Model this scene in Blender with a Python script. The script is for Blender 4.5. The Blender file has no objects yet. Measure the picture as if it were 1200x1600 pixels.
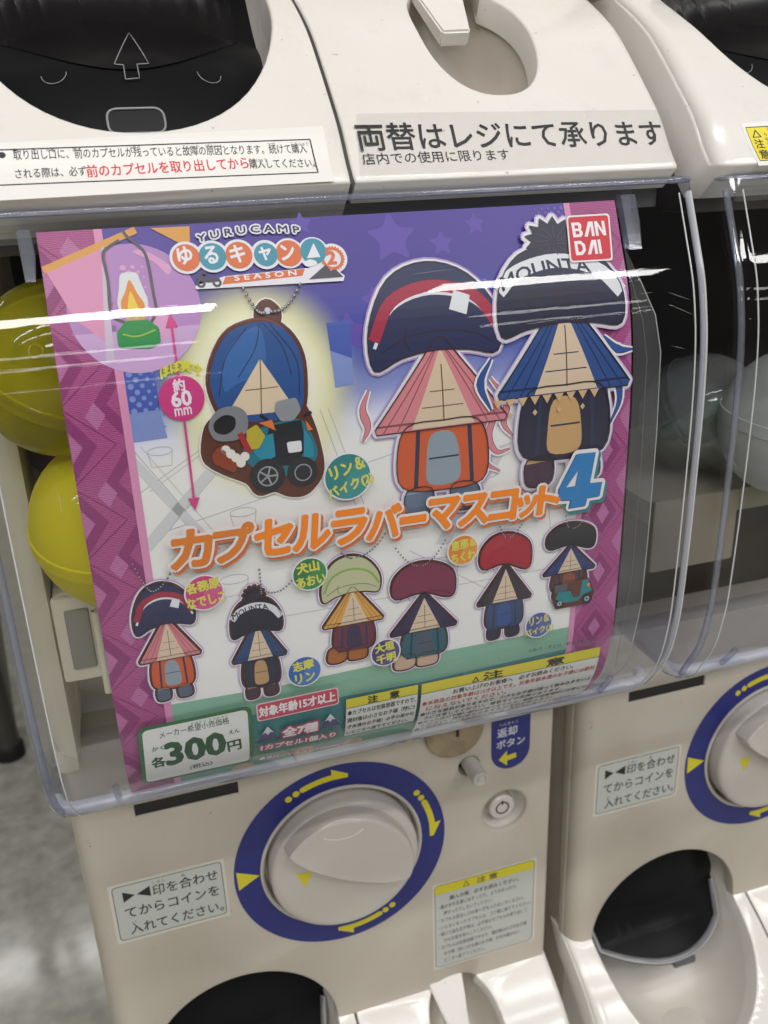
import bpy, bmesh, math
from math import sin, cos, pi, radians, hypot
from mathutils import Matrix, Vector
from mathutils.geometry import tessellate_polygon

S = bpy.context.scene
COL = S.collection
MM = 0.001

# ------------------------------------------------------------------ camera
cd = bpy.data.cameras.new('camera'); cam = bpy.data.objects.new('camera', cd); COL.objects.link(cam)
cd.sensor_fit = 'VERTICAL'; cd.sensor_height = 24.0; cd.sensor_width = 18.0
cd.lens = 24.0 * 1411.011 / 1600
cd.clip_start = 0.01; cd.clip_end = 100
cd.dof.use_dof = True; cd.dof.focus_distance = 0.33; cd.dof.aperture_fstop = 11.5
cam.matrix_world = Matrix((( 0.9508, 0.1451, -0.2737, -0.0553),
                           (-0.3079, 0.3442, -0.8870, -0.3844),
                           (-0.0345, 0.9276,  0.3719,  0.1076),
                           (0, 0, 0, 1)))
S.camera = cam

# ------------------------------------------------------------------ world and lamps (shop interior)
w = bpy.data.worlds.new('World'); S.world = w; w.use_nodes = True
w.node_tree.nodes['Background'].inputs[0].default_value = (1.0, 0.965, 0.92, 1)
w.node_tree.nodes['Background'].inputs[1].default_value = 0.09
S.view_settings.view_transform = 'Standard'; S.view_settings.look = 'None'
S.view_settings.exposure = -0.30; S.view_settings.gamma = 1.0
S.cycles.transparent_max_bounces = 32; S.cycles.max_bounces = 10
S.cycles.caustics_reflective = False; S.cycles.caustics_refractive = False

def tube_lamp(x, y, z, length, width, watts, col=(1.0, 0.985, 0.96)):
    l = bpy.data.lights.new('shop_or_added_tube', 'AREA'); l.shape = 'RECTANGLE'
    l.size = length; l.size_y = width; l.energy = watts; l.color = col
    o = bpy.data.objects.new('shop_or_added_tube', l); COL.objects.link(o); o.location = (x, y, z)
    o['label'] = 'ceiling tube'
    return o
ZC = 1.45
for (xx, yy, ln, wd, pw) in ((-1.5, -.78, 1.2, .055, 10), (-.15, -.78, 1.2, .055, 10), (1.2, -.78, 1.2, .055, 10),
                             (-1.5, -1.20, 1.2, .055, 7.5), (-.15, -1.20, 1.2, .055, 7.5), (1.2, -1.20, 1.2, .055, 7.5),  # row added for front light, placed clear of the cover's reflections
                             (-.25, -2.03, 1.05, .22, 25), (1.50, -2.03, 1.10, .22, 25),
                             (-.40, -4.1, 1.6, .22, 11), (2.60, -4.1, 1.5, .22, 11), (-.45, -5.3, 1.6, .16, 9), (3.2, -5.3, 1.6, .16, 9), (-.4, -9.0, 3.0, .4, 20),
                             (-1.60, 2.45, 1.2, .10, 9), (-.25, 2.45, 1.2, .10, 9)):
    tube_lamp(xx, yy, ZC, ln, wd, pw)

# ------------------------------------------------------------------ materials
_m = {}
def lin(c):
    c /= 255.0
    return c / 12.92 if c <= 0.04045 else ((c + 0.055) / 1.055) ** 2.4
def rgb(h):
    h = h.lstrip('#'); return tuple(lin(int(h[i:i + 2], 16)) for i in (0, 2, 4)) + (1.0,)
def principled(name, col, rough=0.4, **kw):
    if name in _m: return _m[name]
    m = bpy.data.materials.new(name); m.use_nodes = True
    b = m.node_tree.nodes['Principled BSDF']
    b.inputs['Base Color'].default_value = rgb(col) if isinstance(col, str) else tuple(col) + (1,)
    b.inputs['Roughness'].default_value = rough
    for k, v in kw.items(): b.inputs[k].default_value = v
    _m[name] = m; return m
def noisy(name, c0, c1, scale, rough=0.35, bump=0.0, bscale=400, detail=4, rv=0.0, specks=0.0, **kw):
    """a surface whose colour wanders a little between two tones, with fine relief"""
    if name in _m: return _m[name]
    m = principled(name, c0, rough, **kw); nt = m.node_tree; b = nt.nodes['Principled BSDF']
    tc = nt.nodes.new('ShaderNodeTexCoord'); n = nt.nodes.new('ShaderNodeTexNoise')
    n.inputs['Scale'].default_value = scale; n.inputs['Detail'].default_value = detail
    nt.links.new(tc.outputs['Object'], n.inputs['Vector'])
    r = nt.nodes.new('ShaderNodeValToRGB'); r.color_ramp.elements[0].position = 0.35; r.color_ramp.elements[1].position = 0.65
    r.color_ramp.elements[0].color = rgb(c0); r.color_ramp.elements[1].color = rgb(c1)
    nt.links.new(n.outputs['Fac'], r.inputs['Fac']); nt.links.new(r.outputs['Color'], b.inputs['Base Color'])
    if specks:
        n3 = nt.nodes.new('ShaderNodeTexNoise'); n3.inputs['Scale'].default_value = 330; n3.inputs['Detail'].default_value = 1; nt.links.new(tc.outputs['Object'], n3.inputs['Vector'])
        n4 = nt.nodes.new('ShaderNodeTexNoise'); n4.inputs['Scale'].default_value = 45; n4.inputs['Detail'].default_value = 6; n4.inputs['Roughness'].default_value = .8; nt.links.new(tc.outputs['Object'], n4.inputs['Vector'])
        r3 = nt.nodes.new('ShaderNodeMapRange'); r3.inputs['From Min'].default_value = .755; r3.inputs['From Max'].default_value = .80; r3.inputs['To Max'].default_value = specks; nt.links.new(n3.outputs['Fac'], r3.inputs['Value'])
        r4 = nt.nodes.new('ShaderNodeMapRange'); r4.inputs['From Min'].default_value = .56; r4.inputs['From Max'].default_value = .85; r4.inputs['To Max'].default_value = specks * .4; nt.links.new(n4.outputs['Fac'], r4.inputs['Value'])
        ad = nt.nodes.new('ShaderNodeMath'); ad.operation = 'ADD'; nt.links.new(r3.outputs[0], ad.inputs[0]); nt.links.new(r4.outputs[0], ad.inputs[1])
        mx = nt.nodes.new('ShaderNodeMix'); mx.data_type = 'RGBA'; mx.inputs['B'].default_value = rgb('#6d665c'); nt.links.new(ad.outputs[0], mx.inputs['Factor']); nt.links.new(r.outputs['Color'], mx.inputs['A']); nt.links.new(mx.outputs['Result'], b.inputs['Base Color'])
    if rv:
        mr = nt.nodes.new('ShaderNodeMapRange'); mr.inputs['To Min'].default_value = rough - rv; mr.inputs['To Max'].default_value = rough + rv
        nt.links.new(n.outputs['Fac'], mr.inputs['Value']); nt.links.new(mr.outputs['Result'], b.inputs['Roughness'])
    if bump:
        n2 = nt.nodes.new('ShaderNodeTexNoise'); n2.inputs['Scale'].default_value = bscale
        nt.links.new(tc.outputs['Object'], n2.inputs['Vector'])
        bp = nt.nodes.new('ShaderNodeBump'); bp.inputs['Strength'].default_value = bump; bp.inputs['Distance'].default_value = 0.0005
        nt.links.new(n2.outputs['Fac'], bp.inputs['Height']); nt.links.new(bp.outputs['Normal'], b.inputs['Normal'])
    return m
def ink(h):
    return principled('ink_' + h, '#' + h, 0.42)

def clear_plastic(name, tint=(1, 1, 1), edge=(0.62, 0.68, 0.92), ior=1.49, rough=0.022, milk=0.0, milkcol=(0.8, 0.8, 0.8), edgeblend=0.25, through=0.0):
    """thin clear plastic: Fresnel mix of transmission and mirror gloss, bluish where one looks along it"""
    m = bpy.data.materials.new(name); m.use_nodes = True; nt = m.node_tree; nt.nodes.clear()
    out = nt.nodes.new('ShaderNodeOutputMaterial'); tr = nt.nodes.new('ShaderNodeBsdfTransparent'); gl = nt.nodes.new('ShaderNodeBsdfGlossy')
    gl.inputs['Roughness'].default_value = rough
    lw = nt.nodes.new('ShaderNodeLayerWeight'); lw.inputs['Blend'].default_value = edgeblend
    mc = nt.nodes.new('ShaderNodeMix'); mc.data_type = 'RGBA'; mc.inputs['A'].default_value = (*tint, 1); mc.inputs['B'].default_value = (*edge, 1)
    nt.links.new(lw.outputs['Facing'], mc.inputs['Factor']); nt.links.new(mc.outputs['Result'], tr.inputs['Color'])
    f0 = ((ior - 1) / (ior + 1)) ** 2
    l2 = nt.nodes.new('ShaderNodeLayerWeight'); l2.inputs['Blend'].default_value = 0.5
    pw = nt.nodes.new('ShaderNodeMath'); pw.operation = 'POWER'; pw.inputs[1].default_value = 5.0; nt.links.new(l2.outputs['Facing'], pw.inputs[0])
    fr = nt.nodes.new('ShaderNodeMath'); fr.operation = 'MULTIPLY_ADD'; fr.inputs[1].default_value = 1 - f0; fr.inputs[2].default_value = f0; nt.links.new(pw.outputs[0], fr.inputs[0])
    mx = nt.nodes.new('ShaderNodeMixShader')
    nt.links.new(fr.outputs[0], mx.inputs['Fac']); nt.links.new(tr.outputs[0], mx.inputs[1]); nt.links.new(gl.outputs[0], mx.inputs[2])
    last = mx
    if milk:
        df = nt.nodes.new('ShaderNodeBsdfDiffuse'); df.inputs['Color'].default_value = (*milkcol, 1)
        if through:
            tl = nt.nodes.new('ShaderNodeBsdfTranslucent'); tl.inputs['Color'].default_value = (*milkcol, 1); m3 = nt.nodes.new('ShaderNodeMixShader'); m3.inputs['Fac'].default_value = through
            nt.links.new(df.outputs[0], m3.inputs[1]); nt.links.new(tl.outputs[0], m3.inputs[2]); df = m3
        m2 = nt.nodes.new('ShaderNodeMixShader'); m2.inputs['Fac'].default_value = milk
        nt.links.new(mx.outputs[0], m2.inputs[1]); nt.links.new(df.outputs[0], m2.inputs[2]); last = m2
    # faint scratches and dust lift the gloss roughness
    tc = nt.nodes.new('ShaderNodeTexCoord'); mp = nt.nodes.new('ShaderNodeMapping'); mp.inputs['Scale'].default_value = (60, 60, 900)
    no = nt.nodes.new('ShaderNodeTexNoise'); no.inputs['Scale'].default_value = 1.0
    bp = nt.nodes.new('ShaderNodeBump'); bp.inputs['Strength'].default_value = 0.012; bp.inputs['Distance'].default_value = 0.0005
    nt.links.new(tc.outputs['Object'], mp.inputs['Vector']); nt.links.new(mp.outputs['Vector'], no.inputs['Vector'])
    nt.links.new(no.outputs['Fac'], bp.inputs['Height']); nt.links.new(bp.outputs['Normal'], gl.inputs['Normal'])
    nt.links.new(last.outputs[0], out.inputs['Surface']); return m

WHITE = noisy('white_glossy_plastic', '#e6e2de', '#e3dfd9', 14, 0.16, 0.05, 260, rv=0.03, specks=.35)
PANEL = noisy('panel_matte_plastic', '#bcb4a8', '#b7aea1', 22, 0.42, 0.22, 900, specks=.5)
CREAM = noisy('cream_plastic', '#dcd6c0', '#d6cfb6', 20, 0.45, 0.1, 500)
GREYW = noisy('grey_white_plastic', '#c9c5be', '#c3beb6', 20, 0.3)
DARK = principled('dark_interior', '#1d1a19', 0.6)
BLACK = principled('black_slot', '#141112', 0.5)
BLUE = principled('dial_blue', '#1a2270', 0.35)
YELLOW = principled('dial_yellow', '#cfc321', 0.4)
KNOB = noisy('knob_plastic', '#c2bdb6', '#bdb7af', 20, 0.24, 0.06, 300)
SMOKE = noisy('smoked_plastic', '#1b1b1d', '#161618', 9, 0.32, 0.0, 60, rv=0.03, **{'Specular IOR Level': .07})
SMOKED = noisy('smoked_plastic_deep', '#151416', '#181617', 30, 0.25, **{'Specular IOR Level': .2})
SMOKEL = principled('smoked_pale_line', '#8f9093', 0.2)
RIM = principled('seam_shade_dust', '#3a3836', 0.6)
METAL = noisy('coin_slot_metal', '#a4947c', '#8d7f69', 120, 0.38, 0.1, 900, Metallic=0.6)
STICK = principled('sticker_paper', '#b6b9b4', 0.35)
STICKW = principled('sticker_paper_white', '#e8e6e2', 0.3)
INKK = principled('black_ink', '#15151a', 0.5)
INKR = principled('red_ink', '#d02238', 0.5)
COVER = clear_plastic('clear_cover_plastic', (0.985, 0.985, 0.98), (0.55, 0.60, 0.80))
COVERE = clear_plastic('clear_cover_edge', (0.80, 0.82, 0.90), (0.40, 0.43, 0.72), milk=0.10, milkcol=(0.8, 0.82, 0.9), ior=1.9, rough=0.08)
COVERB = clear_plastic('cover_edge_highlight', (0.86, 0.86, 0.88), (0.66, 0.68, 0.78), milk=0.50, milkcol=(0.92, 0.92, 0.92), ior=2.1, rough=0.16)  # milky white puts the rims' bright highlight into the colour
FILM = clear_plastic('clear_film', (0.95, 0.95, 0.95), (0.8, 0.8, 0.8), milk=0.06, milkcol=(0.85, 0.85, 0.85))
FLOORM = noisy('floor_tile', '#a2a197', '#c0bfb5', 45, 0.13, 0.0, detail=12)

# ------------------------------------------------------------------ object helpers
def link(name, me, mat=None, parent=None):
    o = bpy.data.objects.new(name, me); COL.objects.link(o)
    if mat is not None: me.materials.append(mat)
    if parent is not None: o.parent = parent
    return o
def thing(name, label, cat, loc=(0, 0, 0), group=None):
    o = bpy.data.objects.new(name, None); COL.objects.link(o); o.location = loc; o.empty_display_size = 0.02
    o['label'] = label; o['category'] = cat
    if group: o['group'] = group
    return o
def mesh(name, V, F, mat, parent=None, smooth=True, angle=40):
    me = bpy.data.meshes.new(name); me.from_pydata([tuple(v) for v in V], [], F); me.update()
    o = link(name, me, mat, parent)
    if smooth:
        me.shade_smooth()
        if angle: me.set_sharp_from_angle(angle=radians(angle))
    return o
def frombm(name, bm, mat, parent=None, angle=40):
    me = bpy.data.meshes.new(name); bmesh.ops.recalc_face_normals(bm, faces=bm.faces[:]); bm.to_mesh(me); bm.free()
    o = link(name, me, mat, parent); me.shade_smooth(); me.set_sharp_from_angle(angle=radians(angle)); return o
def box(name, x0, x1, y0, y1, z0, z1, mat, parent=None, bev=0.0, seg=2):
    bm = bmesh.new(); bmesh.ops.create_cube(bm, size=1)
    for v in bm.verts: v.co = ((x0 + x1) / 2 + v.co.x * (x1 - x0), (y0 + y1) / 2 + v.co.y * (y1 - y0), (z0 + z1) / 2 + v.co.z * (z1 - z0))
    if bev: bmesh.ops.bevel(bm, geom=bm.edges[:], offset=bev, segments=seg, profile=0.6, affect='EDGES')
    return frombm(name, bm, mat, parent)
def lathe(name, prof, c, mat, parent=None, n=64, angle=35, axis='Y'):
    """prof: (radius, height towards the viewer); turned round the axis that points at the viewer (-Y)"""
    V = []; F = []
    for r, h in prof:
        for k in range(n):
            a = 2 * pi * k / n
            V.append((c[0] + r * cos(a), c[1] - h, c[2] + r * sin(a)) if axis == 'Y' else (c[0] + r * cos(a), c[1] + r * sin(a), c[2] + h))
    for i in range(len(prof) - 1):
        for k in range(n):
            a, b = i * n + k, i * n + (k + 1) % n; F.append((a, b, b + n, a + n))
    if prof[-1][0] > 1e-6: F.append(tuple(range((len(prof) - 1) * n, len(prof) * n)))
    return mesh(name, V, F, mat, parent, angle=angle)
def catmull(P, n, closed=False):
    P = [Vector(p) for p in P]
    Q = [P[-1]] + P + [P[0], P[1]] if closed else [2 * P[0] - P[1]] + P + [2 * P[-1] - P[-2]]
    out = []
    for i in range(1, len(Q) - 2):
        a, b, c, d = Q[i - 1:i + 3]
        for k in range(n):
            t = k / n; out.append(0.5 * (2 * b + (c - a) * t + (2 * a - 5 * b + 4 * c - d) * t * t + (3 * b - a - 3 * c + d) * t ** 3))
    if not closed: out.append(Q[-2])
    return out
def tube(name, pts, r, mat, parent=None, n=8, closed=False):
    V = []; F = []; m = len(pts)
    for i, p in enumerate(pts):
        p = Vector(p); q0 = Vector(pts[(i - 1) % m] if closed or i else pts[0]); q1 = Vector(pts[(i + 1) % m] if closed or i < m - 1 else pts[-1])
        t = (q1 - q0).normalized(); u = t.cross(Vector((0.3, 0.2, 0.93))).normalized(); v = t.cross(u)
        rr = r(i / (m - 1)) if callable(r) else r
        for k in range(n): V.append(p + rr * (cos(2 * pi * k / n) * u + sin(2 * pi * k / n) * v))
    for i in range(m if closed else m - 1):
        for k in range(n):
            a, b = i * n + k, i * n + (k + 1) % n; j = ((i + 1) % m - i) * n; F.append((a, b, b + j, a + j))
    return mesh(name, V, F, mat, parent, angle=None)

# ------------------------------------------------------------------ surfaces: 2-D sheets laid on curved plastic
class Surf:
    """maps (u, s) in mm to a point; profile runs in (Y, Z), u runs along X"""
    def __init__(self, prof, x0=0.0, smooth=1):
        self.P = [Vector(p) for p in (catmull(prof, smooth) if smooth > 1 else prof)]
        self.x0 = x0; self.L = [0.0]
        for a, b in zip(self.P, self.P[1:]): self.L.append(self.L[-1] + (b - a).length * 1000)
        self.N = []
        for i in range(len(self.P)):
            d = (self.P[min(i + 1, len(self.P) - 1)] - self.P[max(i - 1, 0)]).normalized(); self.N.append(Vector((d.y, -d.x)))   # outward (towards -Y)
    def at(self, u, s, off):
        L = self.L
        if s <= L[0]: i = 0
        elif s >= L[-1]: i = len(L) - 2
        else:
            i = 0
            while L[i + 1] < s: i += 1
        t = (s - L[i]) / (L[i + 1] - L[i]); p = self.P[i].lerp(self.P[i + 1], t)
        n = self.N[i].lerp(self.N[i + 1], min(max(t, 0), 1)).normalized()
        p = p + n * off
        return (self.x0 + u * MM, p.x, p.y)
    breaks = property(lambda self: self.L[1:-1])
class Flat:
    breaks = []
    def at(self, u, s, off): return (u * MM, -off, s * MM)
class Flipped:
    breaks = []
CARDPROF = [(-.0735,.0876),(-.0816,.0691),(-.0858,.0592),(-.0886,.0500),(-.0915,.0350),(-.0930,.0150),(-.0934,-.0085),(-.0932,-.0450),(-.0922,-.0769),(-.0905,-.0900),(-.0880,-.1018),(-.0835,-.1120),(-.0765,-.1222),(-.0700,-.1310),(-.0665,-.1365)]
CARD = Surf(CARDPROF, -0.069, 3)
FACE = Flat()
SKPROF = [(0,0),(-.0165,-.009),(-.0295,-.0175),(-.042,-.0285),(-.052,-.038),(-.063,-.049),(-.071,-.060),(-.0765,-.0665)]
ZSK = -0.374
SKIRT = Surf([(y, z + ZSK) for y, z in SKPROF], 0.0, 4)

class Sheet:
    """collects flat shapes in (u, s) mm and lays them on a surface, each layer a hair above the one below"""
    def __init__(self, surf, yup=False): self.s = surf; self.V = []; self.F = []; self.h = []; self.yup = yup
    def poly(self, pts, holes=(), lift=0.0):
        loops = [[Vector((p[0], p[1], 0)) for p in pts]] + [[Vector((p[0], p[1], 0)) for p in h] for h in holes]
        flat = [v for l in loops for v in l]; b = len(self.V)
        self.V += [(v.x, v.y) for v in flat]; self.h += [lift] * len(flat)
        self.F += [tuple(b + i for i in t) for t in tessellate_polygon(loops)]
        return self
    def raw(self, V, F, lift=0.0):
        b = len(self.V); self.V += V; self.h += [lift] * len(V); self.F += [tuple(b + i for i in f) for f in F]; return self
    def circle(self, c, r, n=40, hole=None, lift=0.0, sy=1.0):
        o = [(c[0] + r * cos(2 * pi * k / n), c[1] + sy * r * sin(2 * pi * k / n)) for k in range(n)]
        hs = () if hole is None else ([(c[0] + hole * cos(2 * pi * k / n), c[1] + sy * hole * sin(2 * pi * k / n)) for k in range(n)],)
        return self.poly(o, hs, lift)
    def blob(self, pts, n=6, lift=0.0): return self.poly([tuple(p) for p in catmull(pts, n, True)], (), lift)
    def stroke(self, pts, w, lift=0.0, taper=0.0, closed=False):
        P = [Vector(p) for p in pts]; m = len(P); A = []
        for i in range(m):
            a = P[(i - 1) % m] if closed or i else P[0]; b = P[(i + 1) % m] if closed or i < m - 1 else P[-1]
            d = (b - a).normalized(); nrm = Vector((-d.y, d.x)); ww = w / 2 * (1 - taper * abs(2 * i / (m - 1) - 1))
            A.append((P[i] + nrm * ww, P[i] - nrm * ww))
        V = [tuple(q) for pr in A for q in pr]; F = [(2 * i, 2 * i + 1, 2 * i + 3, 2 * i + 2) for i in range(m - 1)]
        if closed: F.append((2 * m - 2, 2 * m - 1, 1, 0))
        return self.raw(V, F, lift)
    def rrect(self, q, r, ring=None, lift=0.0):
        """rounded quadrilateral through corners q; ring = line width of a hollow frame"""
        o = rounded(q, r)
        if ring is None: return self.poly(o, (), lift)
        c = Vector((sum(p[0] for p in q) / 4, sum(p[1] for p in q) / 4)); inn = []
        for k in range(4):
            a, b, d = Vector(q[k - 1]), Vector(q[k]), Vector(q[(k + 1) % 4])
            inn.append(tuple(b + ((a - b).normalized() + (d - b).normalized()) * ring))
        return self.poly(o, (rounded(inn, max(r - ring, 0.1)),), lift)
    def build(self, name, mat, parent, layer, label=None):
        bm = bmesh.new(); vs = [bm.verts.new((x, y, h)) for (x, y), h in zip(self.V, self.h)]
        for f in self.F:
            try: bm.faces.new([vs[i] for i in f])
            except ValueError: pass
        if self.V:
            lo = min(v[1] for v in self.V); hi = max(v[1] for v in self.V)
            for b in self.s.breaks:
                if lo < b < hi:
                    bmesh.ops.bisect_plane(bm, geom=bm.verts[:] + bm.edges[:] + bm.faces[:], plane_co=(0, b, 0), plane_no=(0, 1, 0), dist=1e-5)
        uv = bm.loops.layers.uv.new('UVMap')
        for f in bm.faces:
            for l in f.loops: l[uv].uv = (l.vert.co.x / 100, l.vert.co.y / 100)
        for v in bm.verts: v.co = self.s.at(v.co.x, v.co.y, layer * 4e-5 + v.co.z * 1e-6)
        me = bpy.data.meshes.new(name); bm.to_mesh(me); bm.free()
        cx = cy = None
        bm2 = bmesh.new(); bm2.from_mesh(me)
        for f in bm2.faces:
            if f.normal.y > 0: f.normal_flip()
        bm2.to_mesh(me); bm2.free()
        o = link(name, me, mat, parent)
        if label: o['label'] = label
        return o
def rounded(q, r, n=5):
    out = []; m = len(q)
    for k in range(m):
        a, b, c = Vector(q[k - 1]), Vector(q[k]), Vector(q[(k + 1) % m])
        p0 = b + (a - b).normalized() * r; p1 = b + (c - b).normalized() * r
        for i in range(n + 1):
            t = i / n; out.append(tuple(p0 * (1 - t) ** 2 + b * 2 * t * (1 - t) + p1 * t * t))
    return out

_tm = {}
def glyphs(txt, bold=0.0):
    k = (txt, bold)
    if k not in _tm:
        c = bpy.data.curves.new('t', 'FONT'); c.body = txt; c.offset = bold; c.resolution_u = 2; c.size = 1.0
        o = bpy.data.objects.new('t', c); COL.objects.link(o)
        me = bpy.data.meshes.new_from_object(o.evaluated_get(bpy.context.evaluated_depsgraph_get()))
        V = [(v.co.x, v.co.y) for v in me.vertices]; F = [tuple(p.vertices) for p in me.polygons]
        bpy.data.objects.remove(o); bpy.data.curves.remove(c); bpy.data.meshes.remove(me); _tm[k] = (V, F)
    return _tm[k]
def text(sh, txt, p0, p1, h=None, bold=0.015, lift=0.0, up=-1, stroke=0.0, shear=0.0, arc=0.0):
    """text whose ink runs from p0 to p1 on its baseline; h = ink height in mm; up=-1 where s grows downwards"""
    V, F = glyphs(txt, 0.0)
    x0 = min(v[0] for v in V); x1 = max(v[0] for v in V); y0 = min(v[1] for v in V); y1 = max(v[1] for v in V)
    p0 = Vector(p0); p1 = Vector(p1); d = p1 - p0; L = d.length; d.normalize(); nrm = Vector((-d.y, d.x)) * (1 if up > 0 else -1)
    k = L / (x1 - x0); ky = k if h is None else h / (y1 - y0)
    if up < 0: nrm = Vector((d.y, -d.x))
    out = []
    for x, y in V:
        q = p0 + d * ((x - x0) * k + shear * (y - y0) * ky) + nrm * ((y - y0) * ky + arc * (1 - (2 * (x - x0) / (x1 - x0) - 1) ** 2))
        out.append((q.x, q.y))
    rad = bold * min(k, ky) + stroke; n = 12 if stroke > .2 else (8 if rad > .12 else (4 if rad > .03 else 0))
    for i in range(n):
        a = 2 * pi * (i + .5) / n; sh.raw([(x + rad * cos(a), y + rad * sin(a)) for x, y in out], F, lift + i * .4)
    sh.raw(out, F, lift + n * .4)
    return sh
def lerp(a, b, t): return (a[0] + (b[0] - a[0]) * t, a[1] + (b[1] - a[1]) * t)

# ================================================================== THE MACHINE
XL, XR = -0.102, 0.160
GROUP = 'capsule vending machines stacked and side by side'
def supere(c, a, b, n=2.0, m=56, b2=None):
    out = []
    for k in range(m):
        t = 2 * pi * k / m; ct, st = cos(t), sin(t); bb = b2 if (b2 and st > 0) else b
        e = 2.0 / n
        out.append((c[0] + a * abs(ct) ** e * (1 if ct > 0 else -1), c[1] + bb * abs(st) ** e * (1 if st > 0 else -1)))
    return out
# holes are laid out in (X, s) where s = 0 is the fold between face and skirt and grows downwards
OUT_HOLE = []
for k in range(72):
    t = 2 * pi * k / 72; ct, st = cos(t), sin(t)
    if st < 0: OUT_HOLE.append((-31.5 + 55 * ct, 55 * st))
    else:
        e = 2 / 2.25; OUT_HOLE.append((-31.5 + 55 * (abs(ct) ** e) * (1 if ct >= 0 else -1), 81.6 * abs(st) ** e))
COIN_HOLE = [(97.5 + 23.5 * (abs(cos(t)) ** .87) * (1 if cos(t) >= 0 else -1), 31 + 37.5 * (abs(sin(t)) ** .87) * (1 if sin(t) >= 0 else -1)) for t in [2 * pi * k / 56 for k in range(56)]]
class Fold:
    """face plane above the fold (s < 0), skirt below it (s > 0), with rounded outer edges; u = X in mm"""
    def __init__(self, xl, xr, rl, rr): self.xl, self.xr, self.rl, self.rr = xl * 1000, xr * 1000, rl * 1000, rr * 1000
    breaks = [-0.01] + SKIRT.L[1:-1]
    def at(self, u, s, off):
        dy = 0.0
        if u < self.xl + self.rl: dy = self.rl - math.sqrt(max(self.rl ** 2 - (self.xl + self.rl - u) ** 2, 0))
        if u > self.xr - self.rr: dy = self.rr - math.sqrt(max(self.rr ** 2 - (u - self.xr + self.rr) ** 2, 0))
        if s <= 0: x, y, z = u * MM, -off, ZSK - s * MM
        else: x, y, z = SKIRT.at(u, s, off)
        return (x, y + dy * MM, z)
def shell(name, outline, holes, fold, mat, parent, cuts_x=(), depth=12.0, wallmat=None, lipdepth=3.0):
    """moulded sheet: front skin cut from outline minus holes, with walls of the holes and the outer edge turned back"""
    bm = bmesh.new()
    loops = [[Vector((p[0], p[1], 0)) for p in outline]] + [[Vector((p[0], p[1], 0)) for p in h] for h in holes]
    flat = [v for l in loops for v in l]; vs = [bm.verts.new(v) for v in flat]
    for t in tessellate_polygon(loops):
        try: bm.faces.new([vs[i] for i in t])
        except ValueError: pass
    for b in fold.breaks:
        bmesh.ops.bisect_plane(bm, geom=bm.verts[:] + bm.edges[:] + bm.faces[:], plane_co=(0, b, 0), plane_no=(0, 1, 0), dist=1e-5)
    for b in cuts_x:
        bmesh.ops.bisect_plane(bm, geom=bm.verts[:] + bm.edges[:] + bm.faces[:], plane_co=(b, 0, 0), plane_no=(1, 0, 0), dist=1e-5)
    edges = [e for e in bm.edges if e.is_boundary]
    us = {v: (v.co.x, v.co.y) for v in bm.verts}
    newv = {}
    bver = {v for e in edges for v in e.verts}
    rr = 0.9
    for v in bver:
        u, s = us[v]; chain = []
        # inward (in-plane) direction away from the material: for the little rounded lip
        es = [e for e in v.link_edges if e.is_boundary]; nx = ny = 0.0
        for e in es:
            f = e.link_faces[0]; c = f.calc_center_median(); a, b = e.verts[0].co, e.verts[1].co
            d = (b - a); n = Vector((-d.y, d.x, 0))
            if n.length < 1e-9: continue
            n.normalize()
            if n.dot(c - a) > 0: n = -n
            nx += n.x; ny += n.y
        l = hypot(nx, ny) or 1; nx, ny = nx / l, ny / l
        for (k, dz) in ((0.65, 0.25), (1.0, 0.9), (1.0, depth)):
            chain.append(bm.verts.new((u + nx * rr * k, s + ny * rr * k, -dz)))
        newv[v] = chain
    for e in edges:
        a, b = e.verts; ca = [a] + newv[a]; cb = [b] + newv[b]
        for i in range(3):
            f = bm.faces.new((ca[i], cb[i], cb[i + 1], ca[i + 1]))
    for v in bm.verts: v.co = fold.at(v.co.x, v.co.y, v.co.z * MM)
    return frombm(name, bm, mat, parent, angle=50)

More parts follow.
